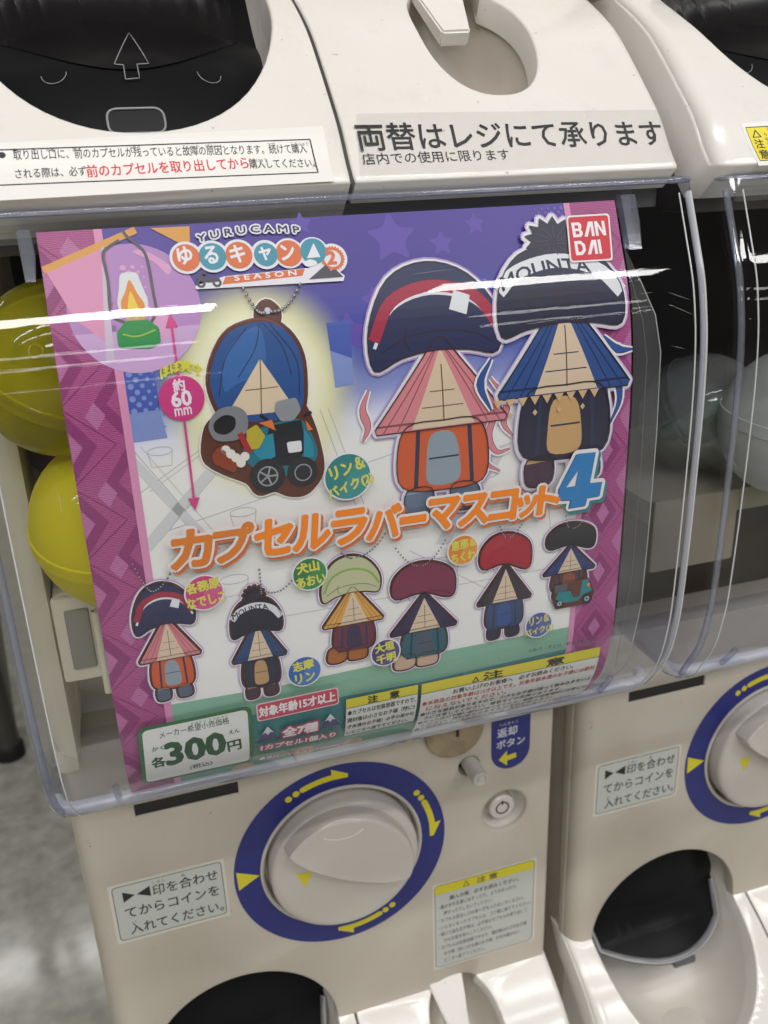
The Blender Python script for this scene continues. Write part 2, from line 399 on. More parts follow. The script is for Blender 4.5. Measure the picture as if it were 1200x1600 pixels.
def make_machine(label):
    T = thing('capsule_machine', label, 'capsule machine', (0, 0, 0), GROUP)
    # cabinet sides and back, chamber and sill behind the clear cover
    TOPZ = 0.0935; SILL = -0.150
    box('cabinet_side', XL + .001, XL + .011, .006, .30, ZSK - .06, SILL + .005, PANEL, T, .002)
    box('cabinet_side', XR - .010, XR - .001, .006, .30, ZSK - .06, SILL + .005, PANEL, T, .002)
    box('chamber_back', XL + .012, XR - .011, .085, .095, SILL, TOPZ, DARK, T)
    box('chamber_side', XL + .001, XL + .013, .012, .30, SILL + .006, TOPZ, CREAM, T, .003)
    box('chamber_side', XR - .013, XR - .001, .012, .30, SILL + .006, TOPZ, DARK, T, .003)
    box('chamber_top', XL + .001, XR - .001, -.040, .30, TOPZ + .0005, ZSK + .539 - .0675 + .0035, GREYW, T, .0015)
    box('chamber_top_rail', XL + .004, XR - .004, -.052, -.030, .0790, TOPZ - .0015, principled('rail_grey', '#5d5752', .5), T, .002)
    box('chamber_floor', XL + .013, XR - .013, -.030, .084, -.0705, -.0575, CREAM, T, .003)
    box('floor_lip', XL + .013, XL + .062, -.034, -.0295, -.0945, -.0560, CREAM, T, .0015)
    box('feed_pillar', XL + .002, XL + .0125, -.028, .012, SILL + .006, .070, CREAM, T, .004)
    box('feed_window', -.0845, -.0750, -.0352, -.0335, -.0885, -.0610, principled('window_grey', '#8f8c80', .25), T, .001)
    tube('feed_rod', [(-.0722, -.0365, z_) for z_ in (-.062, -.075, -.088, -.1005)], .0018, CREAM, T, 10)
    box('recess_wall', XL + .012, XR - .012, .030, .040, SILL - .001, -.071, GREYW, T)
    box('sill', XL + .010, XR - .010, .002, .031, SILL - .004, SILL, PANEL, T, .001)
    # front skin: the face and, below the fold, the two skirt mouldings
    foldF = Fold(XL, XR, .010, .003)
    face_h = [p for p in OUT_HOLE]
    ZT = (SILL - ZSK) * 1000   # 224
    xl, xr = XL * 1000, XR * 1000
    arc = [(x, s) for x, s in OUT_HOLE if s < -0.5]; arc = sorted(arc, key=lambda p: p[0])
    coin_arc = sorted([(x, s) for x, s in COIN_HOLE if s < -0.5], key=lambda p: p[0])
    outline = [(xl, -.3), (xl, -ZT), (xr, -ZT), (xr, -.3)] + [(x, s) for x, s in [(coin_arc[-1][0] + 1.5, -.3)] + coin_arc[::-1] + [(coin_arc[0][0] - 1.5, -.3)]] + [(23.5, -.3)] + arc[::-1] + [(-86.5, -.3)]
    hl = [[(107.6 + 7.2 * cos(a), -(-213.8 - ZSK * 1000 * -1) * 0 + (ZSK * 1000 + 213.8) * 1 + 7.2 * sin(a)) for a in [2 * pi * k / 28 for k in range(28)]],
          [(130.0 + 14.8 * cos(a), (ZSK * 1000 + 251.0) + 14.8 * sin(a)) for a in [2 * pi * k / 40 for k in range(40)]],
          [(32.2 + 44.8 * cos(a), (ZSK * 1000 + 252.7) + 44.8 * sin(a)) for a in [2 * pi * k / 72 for k in range(72)]],
          [(-72.5, ZSK * 1000 + 188.5), (-19.5, ZSK * 1000 + 188.5), (-19.5, ZSK * 1000 + 197.2), (-72.5, ZSK * 1000 + 197.2)]]
    cx = [xl + v for v in (.15, .6, 1.3, 2.2, 3.3, 4.6, 6.2, 8, 10)] + [xr - v for v in (.3, 1, 1.8, 3)]
    shell('front_panel', outline, hl, foldF, PANEL, T, cx, depth=9)
    SL = SKIRT.L[-1]
    fl = Fold(XL, .0320, .007, .0010); fr = Fold(.0350, XR, .0008, .0035)
    cl = [xl + v for v in (.1, .5, 1.1, 2, 3.2, 5, 7)]
    a2 = [(x, s) for x, s in OUT_HOLE if s > 0.2]; a2.sort(key=lambda p: p[0])
    # the sheet polygon follows the hole edge: down the left rim, round the bottom, up the right rim
    low = [p for p in OUT_HOLE if p[1] >= 0]; st = low.index(max(low, key=lambda p: p[0])); 
    order = sorted(low, key=lambda p: math.atan2(p[1], p[0] + 31.5))   # from right (0) to left (pi)
    shell('outlet_skirt', [(32.0, .2), (32.0, SL), (xl, SL), (xl, .2)] + [(x, max(s, .2)) for x, s in order[::-1]], [], fl, WHITE, T, cl, depth=19)
    co = [p for p in COIN_HOLE if p[1] > .2]; co.sort(key=lambda p: math.atan2(p[1] - 20, p[0] - 97.5) % (2 * pi) if False else ((math.atan2(p[1] - 31, p[0] - 97.5) + pi / 2) % (2 * pi)))
    shell('coin_skirt', [(xr, .2), (xr, SL), (35.0, SL), (35.0, .2)] + [(co[-1][0], .2)] + co[::-1] + [(co[0][0], .2)], [], fr, WHITE, T, [xr - v for v in (.3, 1, 2, 3.5)], depth=11)
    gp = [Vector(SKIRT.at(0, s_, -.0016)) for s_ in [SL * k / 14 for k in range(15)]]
    mesh('seam_shade_strip', [(x_, p.y, p.z) for p in gp for x_ in (.0312, .0356)], [(2 * k, 2 * k + 1, 2 * k + 3, 2 * k + 2) for k in range(14)], RIM, T)  # dark strip: seam shadow and dust put into its colour
    # the side cheeks and the underside of the flare
    for (xa, nm) in ((XL + .0012, 'skirt_cheek'), (XR - .0022, 'skirt_cheek')):
        pr = [(.012, ZSK)] + [(p.x + .0035 + (.006 if xa < 0 else .001), p.y - .0005) for p in SKIRT.P] + [(.012, SKIRT.P[-1].y - .0005)]
        V = [(xa, y, z) for y, z in pr] + [(xa + .001, y, z) for y, z in pr]; n = len(pr)
        mesh(nm, V, [tuple(range(n)), tuple(range(2 * n - 1, n - 1, -1))] + [(i, (i + 1) % n, n + (i + 1) % n, n + i) for i in range(n)], WHITE, T, smooth=False)
    box('skirt_floor', XL + .003, XR - .003, -.066, .020, SKIRT.P[-1].y + .0015, SKIRT.P[-1].y + .004, GREYW, T)
    # outlet: white bowl behind the opening and smoked door
    V = []; F = []; nr, na = 10, 48
    for i in range(nr + 1):
        t = i / nr; k = 1.02 * (1 - t) ** 0.42 if i < nr else 0.0
        for j in range(na):
            p = OUT_HOLE[int(j * 72 / na)]; u = -31.5 + (p[0] + 31.5) * k; s = 12 + (p[1] - 12) * k
            V.append(foldF.at(u, s, -(0.009 + 0.036 * (1 - (1 - t) ** 2))))
    for i in range(nr):
        for j in range(na): F.append((i * na + j, i * na + (j + 1) % na, (i + 1) * na + (j + 1) % na, (i + 1) * na + j))
    mesh('outlet_bowl', V, F, GREYW, T, angle=None)
    V = []; F = []; nr, na = 8, 40
    ch = [COIN_HOLE[int(j * 56 / na)] for j in range(na)]
    for i in range(nr + 1):
        t = i / nr; k = 1.05 * (1 - t * .92) ** .5
        for j in range(na):
            u = 97.5 + (ch[j][0] - 97.5) * k; s = 31 + (ch[j][1] - 31) * k
            V.append(foldF.at(u, s, -(0.008 + 0.026 * (1 - (1 - t) ** 2.4))))
    for i in range(nr):
        for j in range(na): F.append((i * na + j, i * na + (j + 1) % na, (i + 1) * na + (j + 1) % na, (i + 1) * na + j))
    F.append(tuple(range(nr * na, (nr + 1) * na)))
    mesh('coin_tray', V, F, noisy('tray_plastic', '#c4bdb3', '#bdb5ab', 20, .35), T, angle=None)
    # tongue hanging into the coin tray
    q = [(80.0, -6.0), (103.5, -6.5), (99.5, 25.5), (87.5, 26.5)]
    V = [foldF.at(u, s, -.0022 - .0015 * (s > 5)) for u, s in q] + [foldF.at(u, s, -.010) for u, s in q]
    bm = bmesh.new(); vs = [bm.verts.new(v) for v in V]
    for f in [(0, 1, 2, 3), (7, 6, 5, 4), (0, 4, 5, 1), (1, 5, 6, 2), (2, 6, 7, 3), (3, 7, 4, 0)]: bm.faces.new([vs[i] for i in f])
    bmesh.ops.bevel(bm, geom=bm.edges[:], offset=.0008, segments=2, affect='EDGES')
    frombm('coin_tongue', bm, WHITE, T)
    # small dark slot where the token drops, dark pocket of the coupon slot
    box('coupon_slot', -.0725, -.0195, .0015, .0085, -.1972, -.1885, BLACK, T)
    # ---------------- dial
    rx, rz = .0322, -.2527
    sh = Sheet(FACE); sh.circle((32.2, -252.7), 60.2, 96, hole=45.6)
    ring = sh.build('dial_ring', BLUE, T, 4)
    lathe('dial_collar', [(.0462, .0004), (.0460, .0012), (.0452, .0015), (.0442, .0008), (.0436, -.0040), (.0432, -.0085)], (rx, 0, rz), KNOB, T, 96)
    kn = lathe('dial_knob', [(.0416, -.0085), (.0416, .0060), (.0411, .0080), (.0398, .0092), (.036, .0099), (.030, .0102), (.02, .0102), (0, .0102)], (rx, 0, rz), KNOB, T, 96)
    # lens-shaped grip across the knob, tilted down to the right
    def lens(a, b, n, cx, cz, tilt, y):
        out = []
        for k in range(n):
            t = 2 * pi * k / n; x = a * cos(t); z = b * (abs(sin(t)) ** 1.15) * (1 if sin(t) > 0 else -1) * (1 - .12 * cos(t) ** 2)
            out.append((cx + x * cos(tilt) - z * sin(tilt), y, cz + x * sin(tilt) + z * cos(tilt)))
        return out
    tip0, tip1 = Vector((-1.5, -226.5)), Vector((66.0, -263.0)); mid = (tip0 + tip1) / 2; ax = (tip1 - tip0) / 2; A_ = ax.length; ax = ax.normalized(); pu = Vector((-ax.y, ax.x))
    n = 80; V = []; F = []
    for (k_, y) in ((1.0, -.0092), (.99, -.0150), (.975, -.0180), (.955, -.0190), (.93, -.0193), (.88, -.0191), (.6, -.01895), (.3, -.01895), (0, -.01895)):
        for i in range(n):
            t = 2 * pi * i / n; st = sin(t); b = 31.0 if st > 0 else 9.0
            p = mid + ax * (A_ * cos(t) * k_) + pu * (b * st * (abs(st) ** .12) * k_ + (3.0 * (1 - k_)))
            q_ = p - Vector((32.2, -252.7)); 
            if q_.length > 40.8: p = Vector((32.2, -252.7)) + q_ * (40.8 / q_.length)
            V.append((p.x * MM, y, p.y * MM))
    for i in range(8):
        for k in range(n): F.append((i * n + k, i * n + (k + 1) % n, (i + 1) * n + (k + 1) % n, (i + 1) * n + k))
    mesh('knob_grip', V, F, KNOB, kn, angle=50)
    # engraved eye mark on the grip
    gl = Surf([(-.0190, rz + .05), (-.0190, rz - .05)], 0)
    eye = [(rx * 1000 - 3.8 + 12 * cos(t), 15.9 + 6.2 * sin(t)) for t in [2 * pi * k / 40 for k in range(40)]]
    es = Sheet(gl); es.stroke([(x, s + 0.05 * (x - 30)) for x, s in eye], .35, closed=True); es.stroke([(rx * 1000 - 15.8, 15.3), (rx * 1000 + 8.2, 16.5)], .4)
    es.build('eye_mark', principled('engraved', '#efece6', .3), kn, 1)
    for q, sz in (((8.0, -252.5), 1.0), ((65.5, -266.0), .5)):
        s2 = Sheet(FACE); c = Vector(q); s2.poly([tuple(c + Vector(p) * sz) for p in ((-4.4, 4.3), (4.6, 3.1), (.2, -6.3))]); s2.s = Surf([(-.0101, .0), (-.0101, -.4)], 0)
        s2.V = [(x, -y) for x, y in s2.V]; s2.build('knob_arrow', YELLOW, kn, 6)
    # ring marks
    def mark(a0, a1, name='ring_arrow'):
        m_ = Sheet(FACE); c = (32.2, -252.7); R0 = 53.0
        P = lambda a, r: (c[0] + r * cos(radians(a)), c[1] + r * sin(radians(a)))
        sgn = -1 if a1 < a0 else 1
        m_.circle(P(a0, R0), 1.9, 16); m_.circle(P(a0 + sgn * 5.2, R0), 1.9, 16)
        b0 = a0 + sgn * 9.5; b1 = a1 - sgn * 9
        m_.circle(P(b0, R0), 1.7, 14, lift=3)
        m_.poly([P(b0 + (b1 - b0) * k / 8, R0 + 1.7) for k in range(9)] + [P(b1 + (b0 - b1) * k / 8, R0 - 1.7) for k in range(9)], lift=6)
        m_.poly([P(b1 - sgn * .5, R0 - 1.7), P(b1 - sgn * .5, R0 + 5.2), P(a1, R0 + 0.5), P(a1, R0 - 1.7)], lift=9)
        m_.build(name, YELLOW, ring, 5)
    mark(121, 84); mark(34, -3); mark(301, 264)
    m_ = Sheet(FACE); m_.poly([(-26.5, -233.3 - 13.2), (-26.0, -233.3 - 25.5), (-14.2, -233.3 - 18.9)]); m_.build('ring_pointer', YELLOW, ring, 5)
    # ---------------- coin plate, return button, lock, return label
    cp = lathe('coin_plate', [(.0172, .0), (.0172, .0016), (.0165, .0022), (0, .0022)], (.0985, 0, -.1868), METAL, T, 64)
    box('coin_slit', .0990, .1006, -.0026, -.0010, -.1905, -.178, BLACK, cp)
    lathe('button_well', [(.0080, -.0085), (.0001, -.0085)], (.1076, 0, -.2138), DARK, T, 28)
    lathe('return_button', [(.0047, -.008), (.0047, .0125), (.0042, .0138), (.0034, .0140), (.0030, .0134), (.0018, .0134), (.0014, .0141), (0, .0141)], (.1085, 0, -.2128), KNOB, T, 32)
    lathe('lock_well', [(.0150, .0002), (.0146, -.0015), (.0120, -.0070), (.0105, -.0100), (.0001, -.0100)], (.130, 0, -.251), GREYW, T, 48)
    lk = lathe('lock_barrel', [(.0082, -.0100), (.0080, -.0030), (.0072, -.0022), (0, -.0022)], (.1295, 0, -.2507), KNOB, T, 40)
    s3 = Sheet(Flat()); s3.circle((129.5, -250.7), 4.3, 32, hole=3.4); s3.poly([(128.9, -248.5), (130.1, -248.5), (130.1, -245.7), (128.9, -245.7)], lift=3); o = s3.build('key_ring', BLACK, lk, 0); o.location.y = .0021
    lab = Sheet(FACE); lab.poly([(120.9, -178), (144.8, -178), (144.8, -209.5)] + [(132.85 + 11.95 * cos(-pi * k / 16), -209.5 + 12.2 * sin(-pi * k / 16)) for k in range(1, 16)] + [(120.9, -209.5)])
    lb = lab.build('return_label', BLUE, T, 4)
    s4 = Sheet(FACE); text(s4, '返却', (124.6, -199.4), (136.6, -199.2), None, .02, up=1); text(s4, 'ボタン', (124.2, -206.8), (141.6, -206.6), None, .02, up=1, lift=4)
    text(s4, 'へんきゃく', (125.5, -192.2), (137.0, -192.0), None, .0, up=1, lift=4)
    s4.build('lettering', principled('label_pale', '#c9cbd6', .4), lb, 5)
    s5 = Sheet(FACE); s5.poly([(125.5, -214.4), (130.6, -209.2), (130.6, -212.6), (136.2, -211.9), (136.4, -215.2), (130.8, -216.0), (130.8, -219.2)]); s5.build('label_arrow', YELLOW, lb, 5)
    # ---------------- instruction sticker
    a, b, c_, d = (-91.2, -234.6), (-32.0, -234.6), (-32.0, -273.8), (-91.2, -273.8)
    s6 = Sheet(FACE); s6.rrect([a, b, c_, d], .8); st_ = s6.build('instruction_sticker', principled('sticker_clear_margin', '#cac6bd', .25), T, 3)
    q = [(-89.5, -236.3), (-33.6, -236.3), (-33.6, -272.0), (-89.5, -272.0)]
    s7 = Sheet(FACE); s7.rrect(q, 2.5); s7.build('sticker_face', STICK, st_, 4)
    s8 = Sheet(FACE); s8.rrect(q, 2.5, ring=.35)
    s8.poly([(-84.6, -240.4), (-84.6, -247.2), (-78.6, -243.8)], lift=3); s8.poly([(-70.8, -240.4), (-70.8, -247.2), (-77.8, -243.8)], lift=3)
    text(s8, '印を合わせ', (-69.6, -247.6), (-36.2, -247.6), 7.0, .012, up=1, lift=6)
    text(s8, 'てからコインを', (-84.8, -257.8), (-36.4, -257.8), 6.6, .012, up=1, lift=6)
    text(s8, '入れてください。', (-83.6, -269.2), (-35.0, -269.2), 6.8, .012, up=1, lift=6)
    text(s8, 'しるし', (-69.2, -239.9), (-62.6, -239.9), 1.6, .01, up=1, lift=9); text(s8, 'あ', (-54.6, -239.9), (-52.6, -239.9), 1.7, .01, up=1, lift=9); text(s8, 'い', (-82.2, -262.0), (-80.2, -262.0), 1.5, .01, up=1, lift=9)
    s8.build('lettering', INKK, st_, 5)
    # ---------------- caution sticker
    s9 = Sheet(FACE); s9.rrect([(84.2, -292.3), (152.0, -292.3), (152.0, -359.2), (84.2, -359.2)], .8); cs = s9.build('caution_sticker', principled('sticker_clear_margin', '#cac6bd', .25), T, 3)
    q = [(85.6, -293.7), (150.4, -293.7), (150.4, -357.9), (85.6, -357.9)]
    s10 = Sheet(FACE); s10.rrect(q, 3); s10.build('sticker_face', STICK, cs, 4)
    s11 = Sheet(FACE); s11.poly(rounded([(85.6, -300.4), (85.6, -293.7), (150.4, -293.7), (150.4, -300.4)], 2.4)[6:18] + [(150.4, -300.4), (85.6, -300.4)]); s11.build('yellow_band', YELLOW, cs, 5)
    s12 = Sheet(FACE); s12.rrect(q, 3, ring=.3)
    s12.poly([(103.5, -299.6), (107.9, -299.6), (105.7, -295.2)], [[(104.3, -299.2), (107.1, -299.2), (105.7, -296.2)]], lift=3)
    text(s12, '注 意', (112.5, -299.6), (125.8, -299.6), 4.3, .02, up=1, lift=4)
    L = ['購入の際、必ずお読みください。', '・器の台を乱暴にゆすったり、よりかかったり、', '　押すったりしないでください。', '・カプセル取出し口の奥へ手を入れないでください。', '・いらなくなったカプセルは、ゴミ箱に捨ててください。', '・続けて品を出す時は、必ず前のカプセルを取り出して', '　からお金を投入してください。', '・カプセルは包装容器ですので、開封後は小さなお子様', '　お子様（特に3才未満のお子様）の手の届かない', '　ところへ捨ててください。']
    for i, t_ in enumerate(L):
        z = -306.8 - i * 5.35; x0 = 87.6 if i else 95.0; x1 = x0 + len(t_) * 2.35 if i else 140
        x0 = 91.2 if t_[0] == '　' else x0; t_ = t_.strip('　')
        text(s12, t_, (x0, z), (min(x1, 149.2), z), 3.3, .012, up=1, lift=4)
    s12.build('lettering', principled('soft_black_ink', '#3a3a3c', .5), cs, 6)
    return T

def make_cover(T):
    """the clear display cover in front of the chamber"""
    prof = []
    for i, (p, n) in enumerate(zip(CARD.P, CARD.N)):
        if CARD.L[i] <= 212: prof.append((p + n * .0030, 0.0))
    e = prof[-1][0]
    d = (prof[-1][0] - prof[-2][0]).normalized()
    end = [(e + Vector((.0040, -.0068)), .0006), (e + Vector((.0085, -.0128)), .0022), (e + Vector((.0140, -.0170)), .0048), (e + Vector((.0200, -.0190)), .0085)]
    top = [(prof[0][0] + Vector((.0016, .0044)), .0)]
    rows = top + prof + end
    xl, xr, r, yb = -.0995, .1695, .0080, -.006
    def build(name, inset, mat):
        V = []; F = []; nc = 7
        for (p, sh) in rows:
            a, b = xl + sh + inset, xr - sh - inset; y0, z = p.x + inset, p.y + (inset if p.y < -.12 else 0); rr = r - inset * .5; row = []
            for k in range(nc + 1):
                t = pi / 2 * k / nc; row.append((a + rr - rr * cos(t), y0 + rr - rr * sin(t), z))
            row2 = [(a + b - x, y, zz) for x, y, zz in row[::-1]]
            row = [(a, yb, z), (a, (yb + y0 + rr) / 2, z)] + row + [(a + rr + (b - a - 2 * rr) * f, y0, z) for f in (.25, .5, .75)] + row2 + [(b, (yb + y0 + rr) / 2, z), (b, yb, z)]
            V += row
        m = len(row); nrow = len(rows)
        for i in range(nrow - 1):
            for k in range(m - 1): F.append((i * m + k, i * m + k + 1, (i + 1) * m + k + 1, (i + 1) * m + k))
        F.append(tuple((nrow - 1) * m + k for k in range(m)))
        return mesh(name, V, F, mat, T, angle=60), V, m, nrow
    o, V, m, nrow = build('clear_cover', 0, COVER)
    # moulded rims, right and bottom ones tinted with their highlight: two upright corners, bottom edge, top flange
    idx = 2 + 4
    edgeL = [V[i * m + idx] for i in range(1, nrow - 1)]; edgeR = [V[i * m + (m - 1 - idx)] for i in range(1, nrow - 1)]
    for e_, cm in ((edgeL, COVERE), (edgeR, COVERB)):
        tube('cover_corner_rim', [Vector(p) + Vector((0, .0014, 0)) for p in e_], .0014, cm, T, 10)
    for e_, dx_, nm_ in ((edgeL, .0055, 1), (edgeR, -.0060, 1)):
        tube('cover_highlight_line', [Vector(p) + Vector((dx_, -.0016, 0)) for p in e_], .00035, COVERB, T, 6)  # white tubes standing in for highlight lines inside the cover edge
    i = nrow - 3
    bl = [V[i * m + k] for k in range(2, m - 2)]
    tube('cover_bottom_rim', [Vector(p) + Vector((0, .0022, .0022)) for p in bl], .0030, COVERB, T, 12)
    tube('cover_bottom_lip', [Vector(p) + Vector((0, .0040, -.0016)) for p in bl], .0009, COVERE, T, 6)
    tp = V[2 * 0 * m:m]
    tube('cover_top_rim', [Vector(p) + Vector((0, .0008, .0)) for p in tp], .0011, COVERE, T, 8)
    # top flange running back under the hood
    a, b = xl + .001, xr - .001
    y0 = rows[0][0].x + .004; z = rows[0][0].y
    box('top_flange', a, b, y0, y0 + .024, z - .0012, z + .0008, COVERE, T, .0005)
    box('top_flange_step', a + .012, b - .012, y0 + .003, y0 + .0055, z - .0095, z - .0016, FILM, T, .0005)
    # moulded clips
    def prong(x0, x1, z0, z1, s0):
        V_ = []
        q = [(x0, z0), (x1, z0), (x1 + .0006, (z0 + z1) / 2), (x1 - .0004, z1), (x0 + .0006, z1)]
        for dy in (0, .004):
            for x, z_ in q:
                i_ = 0; yy = None
                for a_, b_ in zip(CARD.P, CARD.P[1:]):
                    if b_.y <= z_ <= a_.y: yy = a_.x + (b_.x - a_.x) * (z_ - a_.y) / (b_.y - a_.y)
                yy = yy if yy is not None else CARD.P[0].x
                V_.append((x, yy + dy + .0005, z_))
        n_ = 5
        mesh('card_clip', V_, [tuple(range(n_)), tuple(range(2 * n_ - 1, n_ - 1, -1))] + [(i_, (i_ + 1) % n_, n_ + (i_ + 1) % n_, n_ + i_) for i_ in range(n_)], COVERE, T, smooth=False)
    prong(-.0745, -.0705, .0885, .0735, 0); prong(.1375, .1435, .0890, .0700, 0)
    # bottom card ribs
    for xx in (-.0735, .1405):
        tube('cover_rib', [CARDpt(xx, s, .0012) for s in (206, 211, 216, 221, 226)], .0014, COVERE, T, 8)
    # clear film sleeve behind which the card sits, a little wider than the card
    fs = Sheet(CARD); pts = [(205.0, 18), (209, 30), (214.5, 44), (216.5, 58), (216.5, 200), (212, 214), (204.6, 222), (204.6, 18)]
    fs.poly(pts); fs.build('sleeve_film', FILM, T, -10)
    for x_ in (216.5,):
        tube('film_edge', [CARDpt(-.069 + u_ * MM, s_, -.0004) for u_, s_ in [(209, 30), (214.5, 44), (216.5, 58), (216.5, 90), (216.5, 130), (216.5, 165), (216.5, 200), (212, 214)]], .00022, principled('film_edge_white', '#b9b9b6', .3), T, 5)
    tube('film_edge', [CARDpt(-.069 + u_ * MM, s_, -.0004) for u_, s_ in [(205.5, 30), (209, 46), (210.5, 60), (210.5, 100), (210.5, 150), (210.5, 200)]], .00014, principled('film_edge_dim', '#6e6e6b', .3), T, 5)
def CARDpt(x, s, off):
    p = CARD.at((x + .069) * 1000, s, off); return Vector(p)

M1 = make_machine('white lower capsule machine carrying the big purple and pink display card')
make_cover(M1)
def copy_machine(src, dx, dz, label):
    r = src.copy(); COL.objects.link(r); r.location = (dx, 0, dz); r['label'] = label
    def rec(o, p):
        for ch in list(o.children):
            c = ch.copy(); COL.objects.link(c); c.parent = p; rec(ch, c)
    rec(src, r); return r
M2 = copy_machine(M1, .28, 0, 'white lower capsule machine at the right edge with open outlet bowl and clear capsules')
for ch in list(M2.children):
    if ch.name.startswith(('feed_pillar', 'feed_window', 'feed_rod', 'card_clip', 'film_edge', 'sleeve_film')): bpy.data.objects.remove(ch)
    elif ch.name.startswith(('floor_lip', 'chamber_floor')): ch.data = ch.data.copy(); ch.data.materials[0] = principled('ledge_shaded', '#8d8574', .5)  # ledge on this copy darkened, its shade put into the colour
    elif ch.name.startswith(('chamber_side', 'recess_wall')): ch.data = ch.data.copy(); ch.data.materials[0] = DARK if 'side' in ch.name else principled('recess_shaded', '#33291f', .5)  # shade beside the left machine put into recess and side colours
U1 = copy_machine(M1, 0, .539, 'white upper capsule machine above the display card with dark outlet door and notices')
U2 = copy_machine(M1, .28, .539, 'white upper capsule machine in the top right corner with a yellow caution sticker')

# ---------------- smoked doors: closed on the upper machines, swung up on the lower ones
FO = Fold(XL, XR, .010, .003)
def door_pt(u, s):
    q = ((u + 31.5) / 56.0) ** 2 + ((s - 12) / 72.0) ** 2
    return FO.at(u, s, -(.0215 - .0125 * max(0, 1 - q)))
def door(T, s0, s1, closed):
    """smoked dome section between s0 and s1 (mm below the fold)"""
    V = []; F = []; nu, ns = 32, 28
    for j in range(ns + 1):
        for i in range(nu + 1):
            if closed:
                s = s0 + (s1 - s0) * j / ns; q = 1 - ((s - 12) / 78.0) ** 2; hw = 54.5 * math.sqrt(max(q, 0.0)) + .01
                u = -31.5 + hw * (2 * i / nu - 1)
            else:
                u = -31.5 + 53 * (2 * i / nu - 1); se = s1 - 24 * ((u + 31.5) / 50) ** 2; s = s0 + (se - s0) * j / ns
            V.append(door_pt(u, s))
    for j in range(ns):
        for i in range(nu): a = j * (nu + 1) + i; F.append((a, a + 1, a + nu + 2, a + nu + 1))
    d = mesh('outlet_door', V, F, SMOKE, T, angle=None)
    off = Vector((0, -.0006, -.0002))
    if closed:
        # darker window seen through the upper part of the dome
        V = []; F = []; 
        for j in range(13):
            for i in range(33):
                u = -31.5 + 44 * (2 * i / 32 - 1); smax = 38 - 34 * ((u + 31.5) / 44) ** 2; s = -50 + (smax + 50) * j / 12
                V.append(Vector(door_pt(u, s)) + off * 2)
        for j in range(12):
            for i in range(32): a = j * 33 + i; F.append((a, a + 1, a + 34, a + 33))
        mesh('door_window', V, F, SMOKED, d, angle=None)
        tri = [(-28.7, 14.4), (-36, 35), (-33.0, 35.6), (-33.2, 42.5), (-28.4, 42), (-28.4, 35.2), (-24.4, 34.7)]
        pts = []
        for a, b in zip(tri, tri[1:] + tri[:1]):
            for k in range(4): pts.append(Vector(door_pt(*lerp(a, b, k / 4))) + off * 3)
        tube('arrow_mark', pts, .00022, SMOKEL, d, 5, closed=True)
        # moulded finger pull
        hp = rounded([(-41.5, 54.5), (-22.5, 54.5), (-22.5, 64), (-41.5, 64)], 3.6)
        top = [Vector(door_pt(u, s)) + Vector((0, -.0026, -.0006)) for u, s in hp]; bot = [Vector(door_pt(u, s)) for u, s in hp]
        n = len(hp)
        mesh('finger_pull', top + bot, [tuple(range(n))] + [(i, (i + 1) % n, n + (i + 1) % n, n + i) for i in range(n)], SMOKED, d, angle=30)
        tube('pull_highlight', [p + Vector((0, -.0002, 0)) for p in top], .00045, SMOKEL, d, 6, closed=True)  # pale tube carries the bright highlight round the pull
        for cu in (-56.5, -3.5):
            tube('dimple_mark', [Vector(door_pt(cu + 4.2 * cos(a), 37 + 4.5 * sin(a))) + off for a in [pi * k / 12 for k in range(13)]], .00016, SMOKEL, d, 5)
    else:
        # clear thick rim along the free edge and the latch in its middle
        rim = []
        for i in range(25):
            u = -31.5 + 50 * (2 * i / 24 - 1); s = s1 - 24 * ((u + 31.5) / 50) ** 2
            rim.append(Vector(door_pt(u, s)) + Vector((0, -.001, 0)))
        tube('door_rim', rim, .0024, principled('door_rim_grey', '#77787a', .15), d, 8)
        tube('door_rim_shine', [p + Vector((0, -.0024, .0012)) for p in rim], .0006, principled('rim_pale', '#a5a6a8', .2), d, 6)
        p = rim[12]; box('latch', p.x - .004, p.x + .012, p.y - .004, p.y + .001, p.z - .0035, p.z + .0015, principled('latch_grey', '#5b5d62', .3), d, .0008)
    return d
for t_ in (U1, U2): door(t_, -54, 86, True)
for t_ in (M1, M2): door(t_, -60, 24, False)

# ---------------- notices on the upper machines (s measured down the flare)
def on_upper(T): return T
USK = SKIRT
n1 = Sheet(USK); n1.poly([(-101.0, 84.0), (27.3, 80.7), (26.8, 102.5), (-101.0, 104.2)])
st1 = n1.build('outlet_notice', STICKW, U1, 4)
A = [(-75.24, 85.4), (21.73, 85.88), (21.99, 98.7), (-76.54, 97.85)]
fr_ = Sheet(USK); fr_.stroke([(-99, A[0][1] + .6), A[1]], .45); fr_.stroke([A[1], A[2]], .5, lift=2); fr_.stroke([A[2], (-99, A[3][1] + .4)], .45, lift=4); fr_.build('notice_frame', INKK, st1, 5)
k1 = Sheet(USK); k2 = Sheet(USK)
T0 = [(-71.67, 89.61), (19.85, 90.99), (-50.75, 96.16), (0.14, 95.55), (22.1, 95.08)]
text(k1, '取り出し口に、前のカプセルが残っていると故障の原因となります。続けて購入', T0[0], T0[1], 3.6, .012)
k1.circle((T0[0][0] - 3.2, T0[0][1] - 1.8), 1.1, 14)
T1 = [(-71.84, 96.23), (-51.13, 96.14), (-0.16, 96.04), (21.56, 96.61)]
text(k1, 'される際は、必ず', T1[0], T1[1], 3.5, .012); text(k1, '購入してください。', T1[2], T1[3], 3.6, .012)
text(k2, '前のカプセルを取り出してから', [(-51.03, 96.86), (-70.26, 10.97)][0], [(-0.37, 96.03), (-70.26, 10.97)][0], 4.5, .022)
